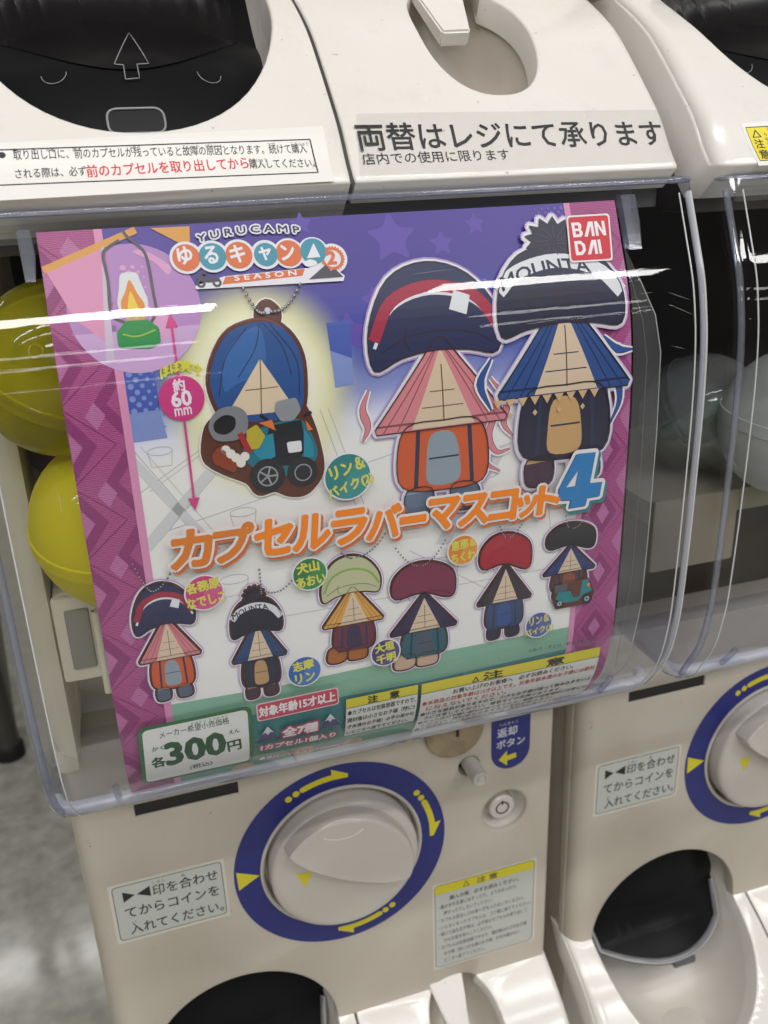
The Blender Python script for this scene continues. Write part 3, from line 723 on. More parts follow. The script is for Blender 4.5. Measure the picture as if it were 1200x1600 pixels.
RUBY = [('と', (-71.21, 87.15), (-70.11, 87.2)), ('だ', (-66.04, 87.25), (-64.93, 87.3)), ('ぐち', (-61.94, 87.31), (-59.51, 87.41)), ('まえ', (-54.2, 87.41), (-51.55, 87.52)), ('のこ', (-36.0, 87.46), (-33.64, 87.56)), ('こしょう', (-20.41, 87.63), (-15.35, 87.84)), ('げんいん', (-13.06, 87.69), (-7.51, 87.91)), ('つづ', (7.07, 87.77), (9.62, 87.87)), ('こうにゅう', (14.97, 88.09), (20.81, 88.32)), ('こうにゅう', (-0.12, 93.52), (5.75, 93.79))]
for t_, a, b in RUBY:
    text(k1, t_, a, b, 1.35, .008, lift=4)
k1.build('lettering', INKK, st1, 5); k2.build('red_lettering', INKR, st1, 5)
n2 = Sheet(USK); n2.rrect([(40.12, 75.49), (163.76, 77.61), (159.94, 100.59), (35.89, 101.75)], 1.0)
st2 = n2.build('change_notice', clear_plastic('notice_film', (.97, .97, .97), (.9, .9, .9), milk=.04, milkcol=(.85, .83, .8)), U1, 2)
k3 = Sheet(USK); q = [(38.11, 90.76), (156.74, 93.45), (38.23, 96.39), (92.39, 96.83)]
text(k3, '両替はレジにて承ります', q[0], q[1], 10.8, .013); text(k3, '店内での使用に限ります', q[2], q[3], 4.6, .0, lift=4)
k3.build('lettering', INKK, st2, 4)
n3 = Sheet(USK); Q = [(-87.2, 85.0), (-64, 84.2), (-64, 104.0), (-86.2, 104.4)]
n3.poly(Q); st3 = n3.build('caution_label', STICKW, U2, 3)
n4 = Sheet(USK); n4.poly([(-85.6, 87.2), (-75.8, 86.9), (-75.2, 101.9), (-84.6, 102.1)]); n4.build('yellow_field', principled('caution_yellow', '#e3d21c', .4), st3, 4)
k4 = Sheet(USK); k4.stroke([(-64, 86.5), (-85.7, 87.0), (-84.7, 102.2), (-64, 101.8)], .4)
k4.stroke([(-75.8, 86.9), (-75.3, 101.9)], .3, lift=4)
k4.poly([(-84.0, 91.6), (-79.6, 91.4), (-81.8, 87.9)], [[(-83.2, 91.2), (-80.4, 91.1), (-81.8, 88.8)]], lift=4)
text(k4, '注', (-83.8, 96.4), (-79.8, 96.3), 4.0, .02, lift=7); text(k4, '意', (-83.6, 101.4), (-79.4, 101.3), 4.2, .02, lift=7)
for i in range(4): text(k4, 'ちゅうい'[i], (-78.4, 91 + 2.1 * i), (-77.0, 91 + 2.1 * i), 1.5, .0, lift=7)
k4.build('lettering', INKK, st3, 5)

# ================================================================== the display card
card_base = Sheet(CARD); CW, CH = 203.5, 227.0
card_base.poly([(0.3, 0), (CW, 0.3), (CW, CH - 9), (CW - 4, CH - 3), (0.3, CH)])
# printed background: indigo sky fading to white, yellow glow round the big charm, faint halftone
pm = bpy.data.materials.new('card_print'); pm.use_nodes = True; nt = pm.node_tree; bs = nt.nodes['Principled BSDF']; bs.inputs['Roughness'].default_value = .38
def N(t, **kw):
    n = nt.nodes.new(t)
    for k, v in kw.items(): setattr(n, k, v)
    return n
def Lk(a, b): nt.links.new(a, b)
uvn = N('ShaderNodeUVMap'); sep = N('ShaderNodeSeparateXYZ'); Lk(uvn.outputs[0], sep.inputs[0])
wv = N('ShaderNodeTexNoise'); wv.inputs['Scale'].default_value = 3.0; Lk(uvn.outputs[0], wv.inputs['Vector'])
ma = N('ShaderNodeMath', operation='MULTIPLY_ADD'); ma.inputs[1].default_value = .05; Lk(wv.outputs['Fac'], ma.inputs[0]); Lk(sep.outputs['Y'], ma.inputs[2])
dv = N('ShaderNodeMath', operation='DIVIDE'); dv.inputs[1].default_value = 2.4; Lk(ma.outputs[0], dv.inputs[0])
cr = N('ShaderNodeValToRGB'); Lk(dv.outputs[0], cr.inputs['Fac'])
e = cr.color_ramp.elements; e[0].position = 0.0; e[0].color = rgb('#4f3a96'); e[1].position = .335; e[1].color = rgb('#e9e8e4')
for p_, c_ in ((.10, '#463a92'), (.17, '#4148a0'), (.215, '#5a68b0'), (.26, '#8f98cc'), (.30, '#dcdeee')):
    x_ = e.new(p_); x_.color = rgb(c_)
def glow(cx, cy, r0, r1, sy=1.0):
    sx = N('ShaderNodeVectorMath', operation='SUBTRACT'); sx.inputs[1].default_value = (cx / 100, cy / 100, 0); Lk(uvn.outputs[0], sx.inputs[0])
    sc = N('ShaderNodeVectorMath', operation='MULTIPLY'); sc.inputs[1].default_value = (1, sy, 1); Lk(sx.outputs[0], sc.inputs[0])
    ln = N('ShaderNodeVectorMath', operation='LENGTH'); Lk(sc.outputs[0], ln.inputs[0])
    mr = N('ShaderNodeMapRange', interpolation_type='SMOOTHSTEP'); mr.inputs['From Min'].default_value = r0 / 100; mr.inputs['From Max'].default_value = r1 / 100
    mr.inputs['To Min'].default_value = 1; mr.inputs['To Max'].default_value = 0; Lk(ln.outputs['Value'], mr.inputs['Value']); return mr.outputs['Result']
def mixc(a, fac, col):
    m = N('ShaderNodeMix', data_type='RGBA'); Lk(a, m.inputs['A']); Lk(fac, m.inputs['Factor']); m.inputs['B'].default_value = rgb(col); return m.outputs['Result']
GC = (62.89, 56.02)
c0 = cr.outputs['Color']
c1 = mixc(c0, glow(GC[0], GC[1], 19, 36, .88), '#dcd989')
c2 = mixc(c1, glow(GC[0], GC[1], 14, 30, .86), '#f0eedc')
Lk(c2, bs.inputs['Base Color'])
CARDT = card_base.build('display_card', pm, None, 0)
CARDT['label'] = 'printed purple and pink display card with hats and camping gear behind the clear cover'; CARDT['category'] = 'display card'
_art = {}
def art(name, layer, colour, fn, label=None, parent=None):
    sh = Sheet(CARD); fn(sh); return sh.build(name, ink(colour) if isinstance(colour, str) else colour, parent or CARDT, layer, label)
# ---- knit side bands with ripple lines and zigzags
def knit(name, a, b):
    if name in _m: return _m[name]
    m = bpy.data.materials.new(name); m.use_nodes = True; t = m.node_tree; b_ = t.nodes['Principled BSDF']; b_.inputs['Roughness'].default_value = .45
    u = t.nodes.new('ShaderNodeUVMap'); w_ = t.nodes.new('ShaderNodeTexWave'); w_.bands_direction = 'Y'; w_.inputs['Scale'].default_value = 52; w_.inputs['Distortion'].default_value = 4.5; w_.inputs['Detail'].default_value = 2.0; w_.inputs['Detail Scale'].default_value = 1.2
    t.links.new(u.outputs[0], w_.inputs['Vector']); r = t.nodes.new('ShaderNodeValToRGB'); r.color_ramp.elements[0].position = .25; r.color_ramp.elements[1].position = .75
    r.color_ramp.elements[0].color = rgb(a); r.color_ramp.elements[1].color = rgb(b); t.links.new(w_.outputs['Fac'], r.inputs['Fac']); t.links.new(r.outputs['Color'], b_.inputs['Base Color'])
    _m[name] = m; return m
KN1 = knit('knit_magenta', '#90366e', '#b45c92'); KN2 = knit('knit_plum', '#7f2a63', '#94406f'.replace('6f', '78')); KN3 = knit('knit_rose', '#a55289', '#c07fab')
def band(sh):
    sh.poly([(0.3, 0.05), (17.3, 0.05), (17.3, 222), (9, 226.9), (.3, 226.9)])
    sh.poly([(184.5, 0.35), (CW, 0.35), (CW, 218), (199.5, 224), (184.5, 224)])
art('knit_band', 1, KN1, band)
def clipx(P, a, b): return [(min(max(x, a), b), y) for x, y in P]
def zig(sh):
    for k in range(9):
        y = 16 + k * 26.0
        sh.poly([(.35, y - 11), (8.6, y), (.35, y + 11), (.35, y + 5.5), (4.4, y), (.35, y - 5.5)]) if y < 214 else None
        sh.poly([(17.2, y + 2), (9.0, y + 13), (17.2, y + 24 if y + 24 < 222 else 222), (17.2, y + 18), (13.4, y + 13), (17.2, y + 8)]) if y + 13 < 216 else None
        for dx in (185.0,):
            sh.poly([(dx + 9.2, y - 9), (dx + 15.5, y), (dx + 9.2, y + 9), (dx + 3, y)], [[(dx + 9.2, y - 5), (dx + 12, y), (dx + 9.2, y + 5), (dx + 6.4, y)]])
art('knit_zigzag', 2, KN2, zig)
def zig2(sh):
    for k in range(9):
        y = 3 + k * 26.0
        if y < 205: sh.poly([(.4, y + 8), (4.0, y + 13), (.4, y + 18)], lift=1); sh.poly([(9.4, y - 1), (12.6, y + 3.5), (9.4, y + 8), (6.2, y + 3.5)], lift=1)
        if y < 205: sh.poly([(194.2, y + 8.5), (197.0, y + 13), (194.2, y + 17.5), (191.4, y + 13)], lift=1)
        if y < 200: sh.poly([(CW - .1, y + 19), (CW - .1, y + 33), (CW - 4.5, y + 26)], lift=1); sh.poly([(184.7, y + 19), (188.6, y + 26), (184.7, y + 33)], lift=1)
art('knit_diamond', 3, KN3, zig2)
def thinz(sh):
    for k in range(9):
        y = 3 + k * 26.0
        if y > 205: continue
        sh.stroke([(.4, y + 1), (14.5, y + 13), (.4, y + 25)], .28, lift=2)
        sh.stroke([(185, y + 13), (193.6, y + 1), (CW - .2, y + 13)], .28, lift=4); sh.stroke([(185, y + 13), (193.6, y + 25), (CW - .2, y + 13)], .28, lift=6)
art('knit_line', 4, '7a2b60', thinz)
art('pink_edge_line', 5, 'd68fb4', lambda sh: (sh.poly([(17.3, .1), (19.9, .1), (19.9, 224), (17.3, 224)]), sh.poly([(182.2, .4), (184.6, .4), (184.6, 224), (182.2, 224)])))
# ---- sky: stars, darker blue halftone fields
art('sky_star', 1, '5f4aa6', lambda sh: [sh.blob([(cx + r * (1 if k % 2 == 0 else .55) * sin(pi * k / 5), cy - r * (1 if k % 2 == 0 else .55) * cos(pi * k / 5)) for k in range(10)], 3) for cx, cy, r in
    [(*(114.94, 8.97), 9), (*(132.85, 11.92), 4.5), (*(94.89, 40.0), 7), (*(83.95, 2.21), 4), (*(172.69, 10.97), 3.5), (*(146.48, 5.89), 4), (*(105.3, 30.08), 5)]])
art('sky_panel', 2, '465aac', lambda sh: (sh.poly([(18.65, 42.35), (29.32, 42.59), (29.52, 58.62), (18.81, 59.04)]), sh.poly([(87.53, 36.14), (96.08, 35.81), (95.06, 48.61), (87.76, 45.33)], lift=2)))
art('sky_panel', 3, '7f90c8', lambda sh: (sh.poly([(18.81, 59.04), (29.52, 58.62), (30.74, 68.09), (19.31, 68.35)]), sh.poly([(87.76, 45.33), (95.06, 48.61), (94.71, 57.27), (88.3, 57.9)], lift=2)))
def dots(sh, x0, x1, y0, y1, st, r0, r1):
    j = 0; y = y0
    while y < y1:
        x = x0 + (st / 2 if j % 2 else 0)
        while x < x1:
            t = (x - x0) / (x1 - x0); sh.circle((x, y), r0 + (r1 - r0) * t, 10); x += st
        y += st * .55; j += 1
art('halftone_dot', 4, '7d92cc', lambda sh: dots(sh, 21.5, 31, 42.5, 68, 3.6, 1.0, .35))
art('halftone_dot', 4, '6a58ae', lambda sh: dots(sh, 168, 182, 2, 22, 2.6, .25, .8))
# ---- lantern corner
LC = (26.38, 25.87)
art('lilac_disc', 5, 'b183bd', lambda sh: sh.circle(LC, 20.6, 64))
art('lilac_disc', 6, 'c6a2cf', lambda sh: sh.poly([(LC[0] + 20.6 * cos(a), LC[1] + 20.6 * sin(a)) for a in [radians(20 + 4 * k) for k in range(36)]]))
art('tent_panel', 7, 'd790b4', lambda sh: sh.poly([(1.62, 12.9), (19.11, 5.78), (17.98, 22.91), (17.09, 37.0), (7.98, 28.15)]))
art('tent_panel', 7, 'd79a48', lambda sh: (sh.poly([(34.86, 0.78), (47.21, 0.89), (46.57, 6.54), (43.7, 6.57)]), sh.stroke([(0.81, 12.03), (30.21, 1.12)], 2.3, lift=3)))
art('pale_strip', 8, 'c9b9cc', lambda sh: (sh.poly([(18.86, 6.18), (19.69, 5.82), (17.88, 42.27), (15.18, 42.01)]),))
art('lilac_star', 8, 'd69cc4', lambda sh: (sh.blob([(34.08, 26.31), (36.28, 27.74), (38.3, 33.27), (34.18, 36.57), (30.12, 34.17), (31.5, 30.21)], 4), sh.blob([(28.37, 8.26), (31.81, 7.87), (39.06, 13.16), (38.0, 16.22), (34.23, 11.78)], 4, lift=2)))
art('halftone_dot', 9, 'd39fcb', lambda sh: dots(sh, 24.5, 31, 13, 32, 3.0, 1.0, .35))
art('lantern_handle', 10, '55525a', lambda sh: (sh.stroke([tuple(p) for p in catmull([(22.74, 30.46), (18.93, 27.08), (19.44, 16.88), (19.02, 9.06), (20.34, 6.69), (24.64, 4.09)], 5)], .95), sh.stroke([tuple(p) for p in catmull([(26.23, 1.29), (27.5, 3.44), (31.28, 7.42), (32.45, 11.65), (32.71, 22.05), (32.65, 27.85), (29.57, 32.49)], 5)], .95, lift=3)))
art('lantern_glass', 11, 'd9dadd', lambda sh: sh.blob([(23.42, 15.13), (26.27, 14.52), (28.56, 15.1), (29.18, 17.63), (30.63, 23.95), (29.69, 27.59), (26.07, 29.33), (23.01, 28.65), (21.22, 24.82), (22.38, 19.57)], 4))
art('lantern_flame', 12, 'dd8a2c', lambda sh: sh.blob([(25.91, 16.96), (27.65, 21.23), (29.46, 25.09), (28.45, 27.9), (25.4, 28.45), (22.8, 27.41), (22.3, 24.09), (24.2, 20.54)], 4))
art('lantern_flame', 13, 'e6c848', lambda sh: sh.blob([(25.76, 20.66), (26.84, 24.05), (27.4, 26.98), (25.07, 28.02), (24.14, 26.29), (24.81, 23.06)], 4))
art('lantern_base', 12, '1f8a43', lambda sh: (sh.poly(rounded([(23.25, 29.69), (28.84, 29.36), (32.92, 32.79), (32.82, 37.66), (29.4, 39.16), (19.67, 38.04), (19.6, 33.21)], 1.0)),))
art('lantern_neck', 13, 'c8a06a', lambda sh: sh.poly([(23.32, 27.87), (29.44, 27.98), (29.14, 30.0), (23.22, 29.89)]))
art('lantern_shine', 13, '9ab83c', lambda sh: sh.stroke([tuple(p) for p in catmull([(21.44, 33.99), (25.83, 34.99), (31.62, 33.49)], 5)], .5))
# ---- 60 mm arrow
ARW = '' + 'cf3f86'
art('size_arrow', 14, 'cf3f86', lambda sh: (sh.stroke([(36.8, 31), (36.7, 92)], .75), sh.poly([(36.8, 28.4), (34.8, 33.2), (38.8, 33.2)], lift=3), sh.poly([(36.7, 94.2), (34.7, 89.6), (38.7, 89.6)], lift=3)))
AC = (36.85, 55.69)
art('size_badge', 15, 'c93a80', lambda sh: sh.circle(AC, 7.3, 40))
art('size_text', 16, 'ecdfe8', lambda sh: (text(sh, '約', *[(34.7, 53.38), (38.41, 53.16)], 3.8, .03), text(sh, '60', *[(33.65, 58.26), (39.84, 58.12)], 4.8, .035, lift=3), text(sh, 'mm', *[(34.08, 61.25), (39.48, 61.04)], 2.4, .02, lift=6)))
art('size_text_arc', 16, 'd6d23c', lambda sh: (text(sh, 'ほぼ実寸', *[(31.19, 49.3), (44.26, 49.42)], 3.4, .05, arc=2.2)))
# ---- faint pencil sketches on the white ground
def sketch(sh):
    q = [(18.88, 70.0), (43.68, 110.35), (18.19, 105.97), (43.48, 80.99), (19.84, 85.46), (44.58, 71.15), (82.32, 64.72), (93.84, 103.82), (128.68, 84.32), (125.85, 108.83), (167.31, 86.88), (171.36, 124.08), (112.92, 122.28), (144.42, 144.35), (41.81, 140.43), (183.53, 140.17), (26.33, 100.26), (113.98, 82.39), (73.96, 118.1), (149.06, 97.0)]
    for a, b in zip(q[::2], q[1::2]): sh.stroke([a, b], .25, lift=1)
    for a, b in zip(q[:8:2], q[1:8:2]):
        sh.stroke([(a[0] + 3, a[1]), (b[0] + 3, b[1])], .2, lift=2)
    for c, r in (((47.23, 122.14), 5), ((125.66, 129.84), 7), ((52.72, 97.4), 4.5), ((27.75, 72.24), 4)):
        sh.stroke([(c[0] + r * cos(t), c[1] + r * .35 * sin(t)) for t in [2 * pi * k / 20 for k in range(20)]], .25, closed=True, lift=3)
        sh.stroke([(c[0] - r, c[1]), (c[0] - r * .8, c[1] + r * 1.3), (c[0] + r * .8, c[1] + r * 1.3), (c[0] + r, c[1])], .25, lift=4)
art('pencil_sketch', 2, 'b4b6ba', sketch)
def plaid(sh):
    for a, b, c, d in ([(19.52, 72.67), (42.83, 107.78), (38.89, 107.59), (18.2, 76.39)], [(41.38, 80.7), (46.82, 79.88), (20.41, 106.83), (17.88, 103.55)], [(146.38, 86.64), (154.13, 85.18), (128.31, 122.27), (123.15, 121.4)]): sh.poly([a, b, c, d], lift=1)
art('plaid_stripe', 3, 'cfd0d2', plaid)
# ---- lower fields: pale green, teal, dark green
GZ = [(19.72, 158.73), (91.47, 159.21), (186.4, 161.33), (191.35, 173.28), (188.55, 181.18), (91.05, 174.59), (19.4, 173.47)]
art('green_field', 2, '86b49a', lambda sh: sh.poly([(19.9, 168.5), (60, 170), (105, 169), (182.2, 169.5), (182.2, 196), (19.9, 196)]))
art('teal_field', 3, '3f8384', lambda sh: sh.poly([(19.9, 182.5), (60, 181), (120, 182.5), (182.2, 181), (182.2, 224), (19.9, 224)]))
art('teal_field', 4, '4c907a', lambda sh: sh.poly([(19.9, 198), (70, 203), (110, 200), (182.2, 205), (182.2, 224), (19.9, 224)]))
art('cream_block', 5, 'c0a47e', lambda sh: [sh.blob([(x, y), (x + 4, y - 2.4), (x + 8, y), (x + 8, y + 6), (x, y + 6)], 4) for x, y in ((41, 217), (66, 213.5), (87, 216), (130, 215))])
def trees(sh):
    for k in range(22):
        x = 98 + k * 3.9; h = 6 + 2.2 * sin(k * 2.3)
        sh.poly([(x - 1.9, 221), (x, 221 - h), (x + 1.9, 221)])
art('tree_row', 6, '4f8f58', trees)

# ---- camping-gear figures: woolly hat over a small dome tent over a rucksack and boots
def dil(shapes, r, sh):
    for n_, s in enumerate(shapes):
        for i in range(12):
            a = 2 * pi * i / 12; sh.poly([(x + r * cos(a), y + r * sin(a)) for x, y in s], (), (n_ * 12 + i) * .35)
def gear(name, bb, hat, band_c, tent, pack, strap, boot, rims, layer, bobble=False, lettering=None, cap=False, patch=None, seat=False, door='d9c2a6', tilt=0.0, label=None):
    line_c = '33202a'; tent_line = '8a4a52' if tent[0] in 'cde' else '1d2c52'
    (x0, y0), (x1, y1) = bb; W = x1 - x0; Hh = y1 - y0
    def q(pts, sm=True, n=4):
        P = [(x0 + W * (u + tilt * (v - .5)), y1 - Hh * v) for u, v in pts]
        return [tuple(p) for p in catmull(P, n, True)] if sm else P
    hatp = q([(.04, .60), (.03, .76), (.20, .93), (.48, .985), (.76, .93), (.95, .78), (.93, .63), (.72, .645), (.48, .655), (.24, .635)]) if not cap else q([(.10, .70), (.06, .86), (.28, .98), (.62, .985), (.92, .88), (.96, .70), (.86, .64), (.5, .72)])
    if bobble: hatp = q([(.06, .58), (.07, .74), (.24, .86), (.50, .885), (.76, .86), (.94, .73), (.93, .59), (.72, .60), (.48, .61), (.24, .595)])
    tentp = q([(.48, .70), (.54, .70), (.985, .375), (.97, .355), (.03, .355), (.02, .375)], False)
    doorp = q([(.51, .665), (.74, .36), (.28, .36)], False)
    packp = q([(.20, .13), (.17, .27), (.25, .375), (.5, .385), (.76, .375), (.84, .26), (.80, .12), (.5, .10)])
    pocket = q([(.40, .13), (.38, .22), (.42, .33), (.58, .33), (.63, .22), (.61, .13)])
    b1 = q([(.22, .02), (.23, .11), (.41, .115), (.42, .02), (.31, .0)]); b2 = q([(.56, .02), (.57, .115), (.75, .11), (.78, .02), (.66, .0)])
    if seat: b1 = q([(.06, .03), (.10, .14), (.34, .15), (.36, .03), (.2, .0)]); b2 = q([(.40, .02), (.44, .13), (.68, .13), (.70, .02), (.55, .0)])
    wing = q([(.05, .42), (-.02, .30), (.04, .20), (.10, .30)]); wing2 = q([(.93, .42), (1.04, .30), (1.0, .17), (.90, .28)])
    parts = [hatp, tentp, packp, b1, b2]
    bob = None
    if bobble:
        bob = q([(.50 + (.15 if k % 2 else .20) * cos(2 * pi * k / 26), .905 + (.062 if k % 2 else .09) * sin(2 * pi * k / 26)) for k in range(26)], False); parts.append(bob)
    ly = layer
    root = None
    for r, c in rims:
        sh = Sheet(CARD); dil(parts, r, sh); o = sh.build(name, ink(c), root or CARDT, ly); 
        if root is None:
            root = o
            if label: root['label'] = label
        ly += 1.2
    A = lambda nm, l, c, fn: art(nm, ly + l, c, fn, None, root)
    A('boot', 0, boot, lambda sh: (sh.poly(b1), sh.poly(b2, lift=2)))
    A('boot_cuff', .5, strap, lambda sh: (sh.poly(q([(.23, .095), (.41, .10), (.41, .125), (.23, .12)], False)), sh.poly(q([(.57, .10), (.75, .095), (.75, .12), (.57, .125)], False), lift=2)))
    A('rucksack', 1, pack, lambda sh: sh.poly(packp))
    A('rucksack_pocket', 2, strap, lambda sh: sh.poly(pocket))
    A('rucksack_strap', 3, '2d3450', lambda sh: (sh.stroke(q([(.33, .385), (.30, .12)], False), W * .03), sh.stroke(q([(.70, .385), (.72, .12)], False), W * .03, lift=2), sh.stroke(q([(.40, .235), (.62, .235)], False), W * .012, lift=4)))
    A('tent', 4, tent, lambda sh: sh.poly(tentp))
    A('tent_seam', 5, tent_line, lambda sh: [sh.stroke(q([(.51, .69), (x_, .36)], False), W * .007, lift=i_ * 2) for i_, x_ in enumerate((.08, .18, .84, .93))])
    A('tent_hem', 5.5, tent_line, lambda sh: sh.stroke(q([(.03, .385), (.97, .385)], False), Hh * .008))
    A('tent_door', 6, door, lambda sh: sh.poly(doorp))
    A('tent_window', 7, tent_line, lambda sh: (sh.stroke(q([(.42, .50), (.60, .50)], False), W * .007), sh.stroke(q([(.36, .44), (.66, .44)], False), W * .007, lift=2)))
    A('tent_zip', 8, '6a4a3c', lambda sh: sh.stroke(q([(.51, .60), (.515, .38)], False), W * .008))
    A('hat', 9, hat, lambda sh: sh.poly(hatp))
    A('line_art', 11.4, line_c, lambda sh: [sh.stroke(p_, W * .0085, closed=True, lift=i_ * 1.5) for i_, p_ in enumerate([tentp, packp, b1, b2, hatp])])
    A('hat_crease', 11.2, line_c, lambda sh: (sh.stroke([tuple(p) for p in catmull(q([(.10, .66), (.28, .71), (.50, .725), (.74, .71), (.90, .665)], False), 4)], W * .006), sh.stroke([tuple(p) for p in catmull(q([(.30, .66), (.27, .70), (.29, .74)], False), 4)], W * .006, lift=2)))
    if bob: A('hat_bobble', 9.4, hat, lambda sh: sh.poly(bob)); A('bobble_yarn', 10, '4a3a40', lambda sh: [sh.stroke(q([(.50 + .03 * cos(a), .90 + .015 * sin(a)), (.50 + .13 * cos(a + .3), .905 + .055 * sin(a + .3))], False), W * .006, lift=i_ * 2) for i_, a in enumerate([2 * pi * k / 11 for k in range(11)])])
    if band_c:
        bp_ = [(.055, .68), (.20, .815), (.48, .865), (.78, .82), (.945, .70)] if not bobble else [(.07, .735), (.22, .80), (.50, .83), (.78, .79), (.945, .70)]
        top = [tuple(p) for p in catmull(q(bp_, False), 5)]
        A('hat_stripe', 10, band_c[0], lambda sh: sh.stroke(top, Hh * band_c[1]))
        if len(band_c) > 2: A('hat_stripe', 10.6, band_c[2], lambda sh: sh.stroke([(x, y - Hh * band_c[3]) for x, y in top], Hh * .045))
    if patch: A('hat_patch', 11, 'dfe0e4', lambda sh: sh.poly(q(patch, False)))
    if lettering:
        A('hat_lettering', 11, '1c2040', lambda sh: text(sh, lettering, q([(.10, .735)], False)[0], q([(.74, .775)], False)[0], Hh * .048, .02, arc=Hh * .030))
    return root
ly0 = 14
WH = 'e6e4e8'; LI = 'a98fc6'; BRN = '5a3024'
gear('gear_print', [(100.12, 16.87), (152.4, 108.79)], '262b52', ('dcdde2', .013, 'a32743', .027), 'd4848c', 'cc5a32', '8d9aa6', '64748a', [(1.7, LI), (1.1, WH)], ly0, patch=[(.60, .80), (.72, .775), (.76, .845), (.65, .87)], label='pink tent under a navy hat with a white patch')
gear('gear_print', [(146.67, 4.75), (202.69, 104.05)], '20223c', ('dfe0e4', .052), '2f4f8a', '2a2a40', 'c9a06c', '4a3246', [(1.7, 'c9b7dc'), (1.1, WH)], ly0 + 20, bobble=True, lettering='MOUNTA', label='blue tent under a black bobble hat lettered across its band')
PINKS = [[tuple(p) for p in catmull(q_, 5)] for q_ in ([(142.12, 62.33), (146.95, 72.22), (144.33, 81.49), (147.68, 88.05), (153.11, 87.53)], [(139.54, 65.52), (142.85, 75.3), (140.0, 83.36), (143.31, 91.68), (149.05, 95.73)], [(145.43, 60.38), (151.55, 69.2), (150.48, 77.42), (154.1, 82.72)], [(99.78, 60.03), (97.26, 66.45), (98.71, 72.99), (96.57, 77.79)])]
BLUES = [[tuple(p) for p in catmull(q_, 5)] for q_ in ([(186.91, 54.07), (194.93, 61.95), (198.0, 73.21), (194.28, 82.73)], [(184.18, 57.32), (190.98, 67.56), (190.85, 79.82), (184.8, 85.59)], [(191.06, 49.78), (196.83, 55.0), (203.08, 55.6)], [(145.74, 53.56), (141.13, 62.22), (145.18, 72.01)])]
for nm_, PS, c_, l_ in (('pink_scarf_print', PINKS, 'd4848c', ly0 + 1), ('blue_scarf_print', BLUES, '2f5596', ly0 + 21)):
    so = art(nm_, l_ + 1, 'e6e4e8', lambda sh: [sh.stroke(p, 5.0, taper=.6, lift=i_ * 2) for i_, p in enumerate(PS)])
    art('scarf_line', l_ + 1.5, '4a2a36', lambda sh: [sh.stroke(p, 3.2, taper=.75, lift=i_ * 2) for i_, p in enumerate(PS)], None, so)
    art('scarf_fill', l_ + 2, c_, lambda sh: [sh.stroke(p, 2.7, taper=.8, lift=i_ * 2) for i_, p in enumerate(PS)], None, so)
def zz(sh):
    a, b = (147.74, 68.77), (186.94, 68.57)
    for k in range(9):
        p = lerp(a, b, k / 8); s_ = 1.9
        sh.poly([(p[0] - s_, p[1]), (p[0], p[1] + 3.2), (p[0] + s_, p[1])], lift=k * 2)
        if k % 2: sh.poly([(p[0], p[1] + 4.8), (p[0] + 1, p[1] + 6), (p[0], p[1] + 7.2), (p[0] - 1, p[1] + 6)], lift=k * 2)
art('blanket_zigzag', ly0 + 34, 'd3b083', zz)
CR = [(1.5, 'b79ccb'), (1.15, WH), (.75, BRN)]
gear('charm_print', [(10.9, 117.87), (32.79, 165.77)], '262b52', ('dcdde2', .016, '9b2440', .03), 'cf7f88', 'c8552e', '8d9aa6', '566478', CR, ly0, patch=[(.60, .79), (.73, .765), (.77, .83), (.66, .855)], label='pink tent charm print under a navy hat')
gear('charm_print', [(43.31, 125.2), (63.63, 172.73)], '1d1e33', ('d9dade', .05), '2c4676', '28283c', 'b89366', '43303f', CR, ly0, bobble=True, lettering='MOUNTA', label='blue tent charm print under a bobble hat')
gear('charm_print', [(77.68, 119.26), (101.67, 164.36)], 'bdbf98', ('8fae56', .02), 'd9a24a', '6c2c42', '3b2f4d', 'a5632e', CR, ly0, seat=True, label='amber tent charm print under a pale green hat')
gear('charm_print', [(103.96, 127.3), (131.82, 173.62)], '7a2d4c', None, '3a2c4e', '2b5f6a', '4d5566', 'c9ab92', CR, ly0, cap=True, seat=True, label='dark tent charm print under a wine red cap')
gear('charm_print', [(140.1, 121.06), (163.73, 167.63)], 'a51f33', None, '3b2e34', '2f466e', '34508a', '2c2c44', CR, ly0, cap=True, label='dark tent charm print under a bright red cap')
gear('charm_print', [(168.48, 121.43), (191.84, 154.87)], '28282e', None, '2f3f78', '56343a', '8a4a32', '2b4b50', CR, ly0, cap=True, label='blue tent charm print with a teal scooter')
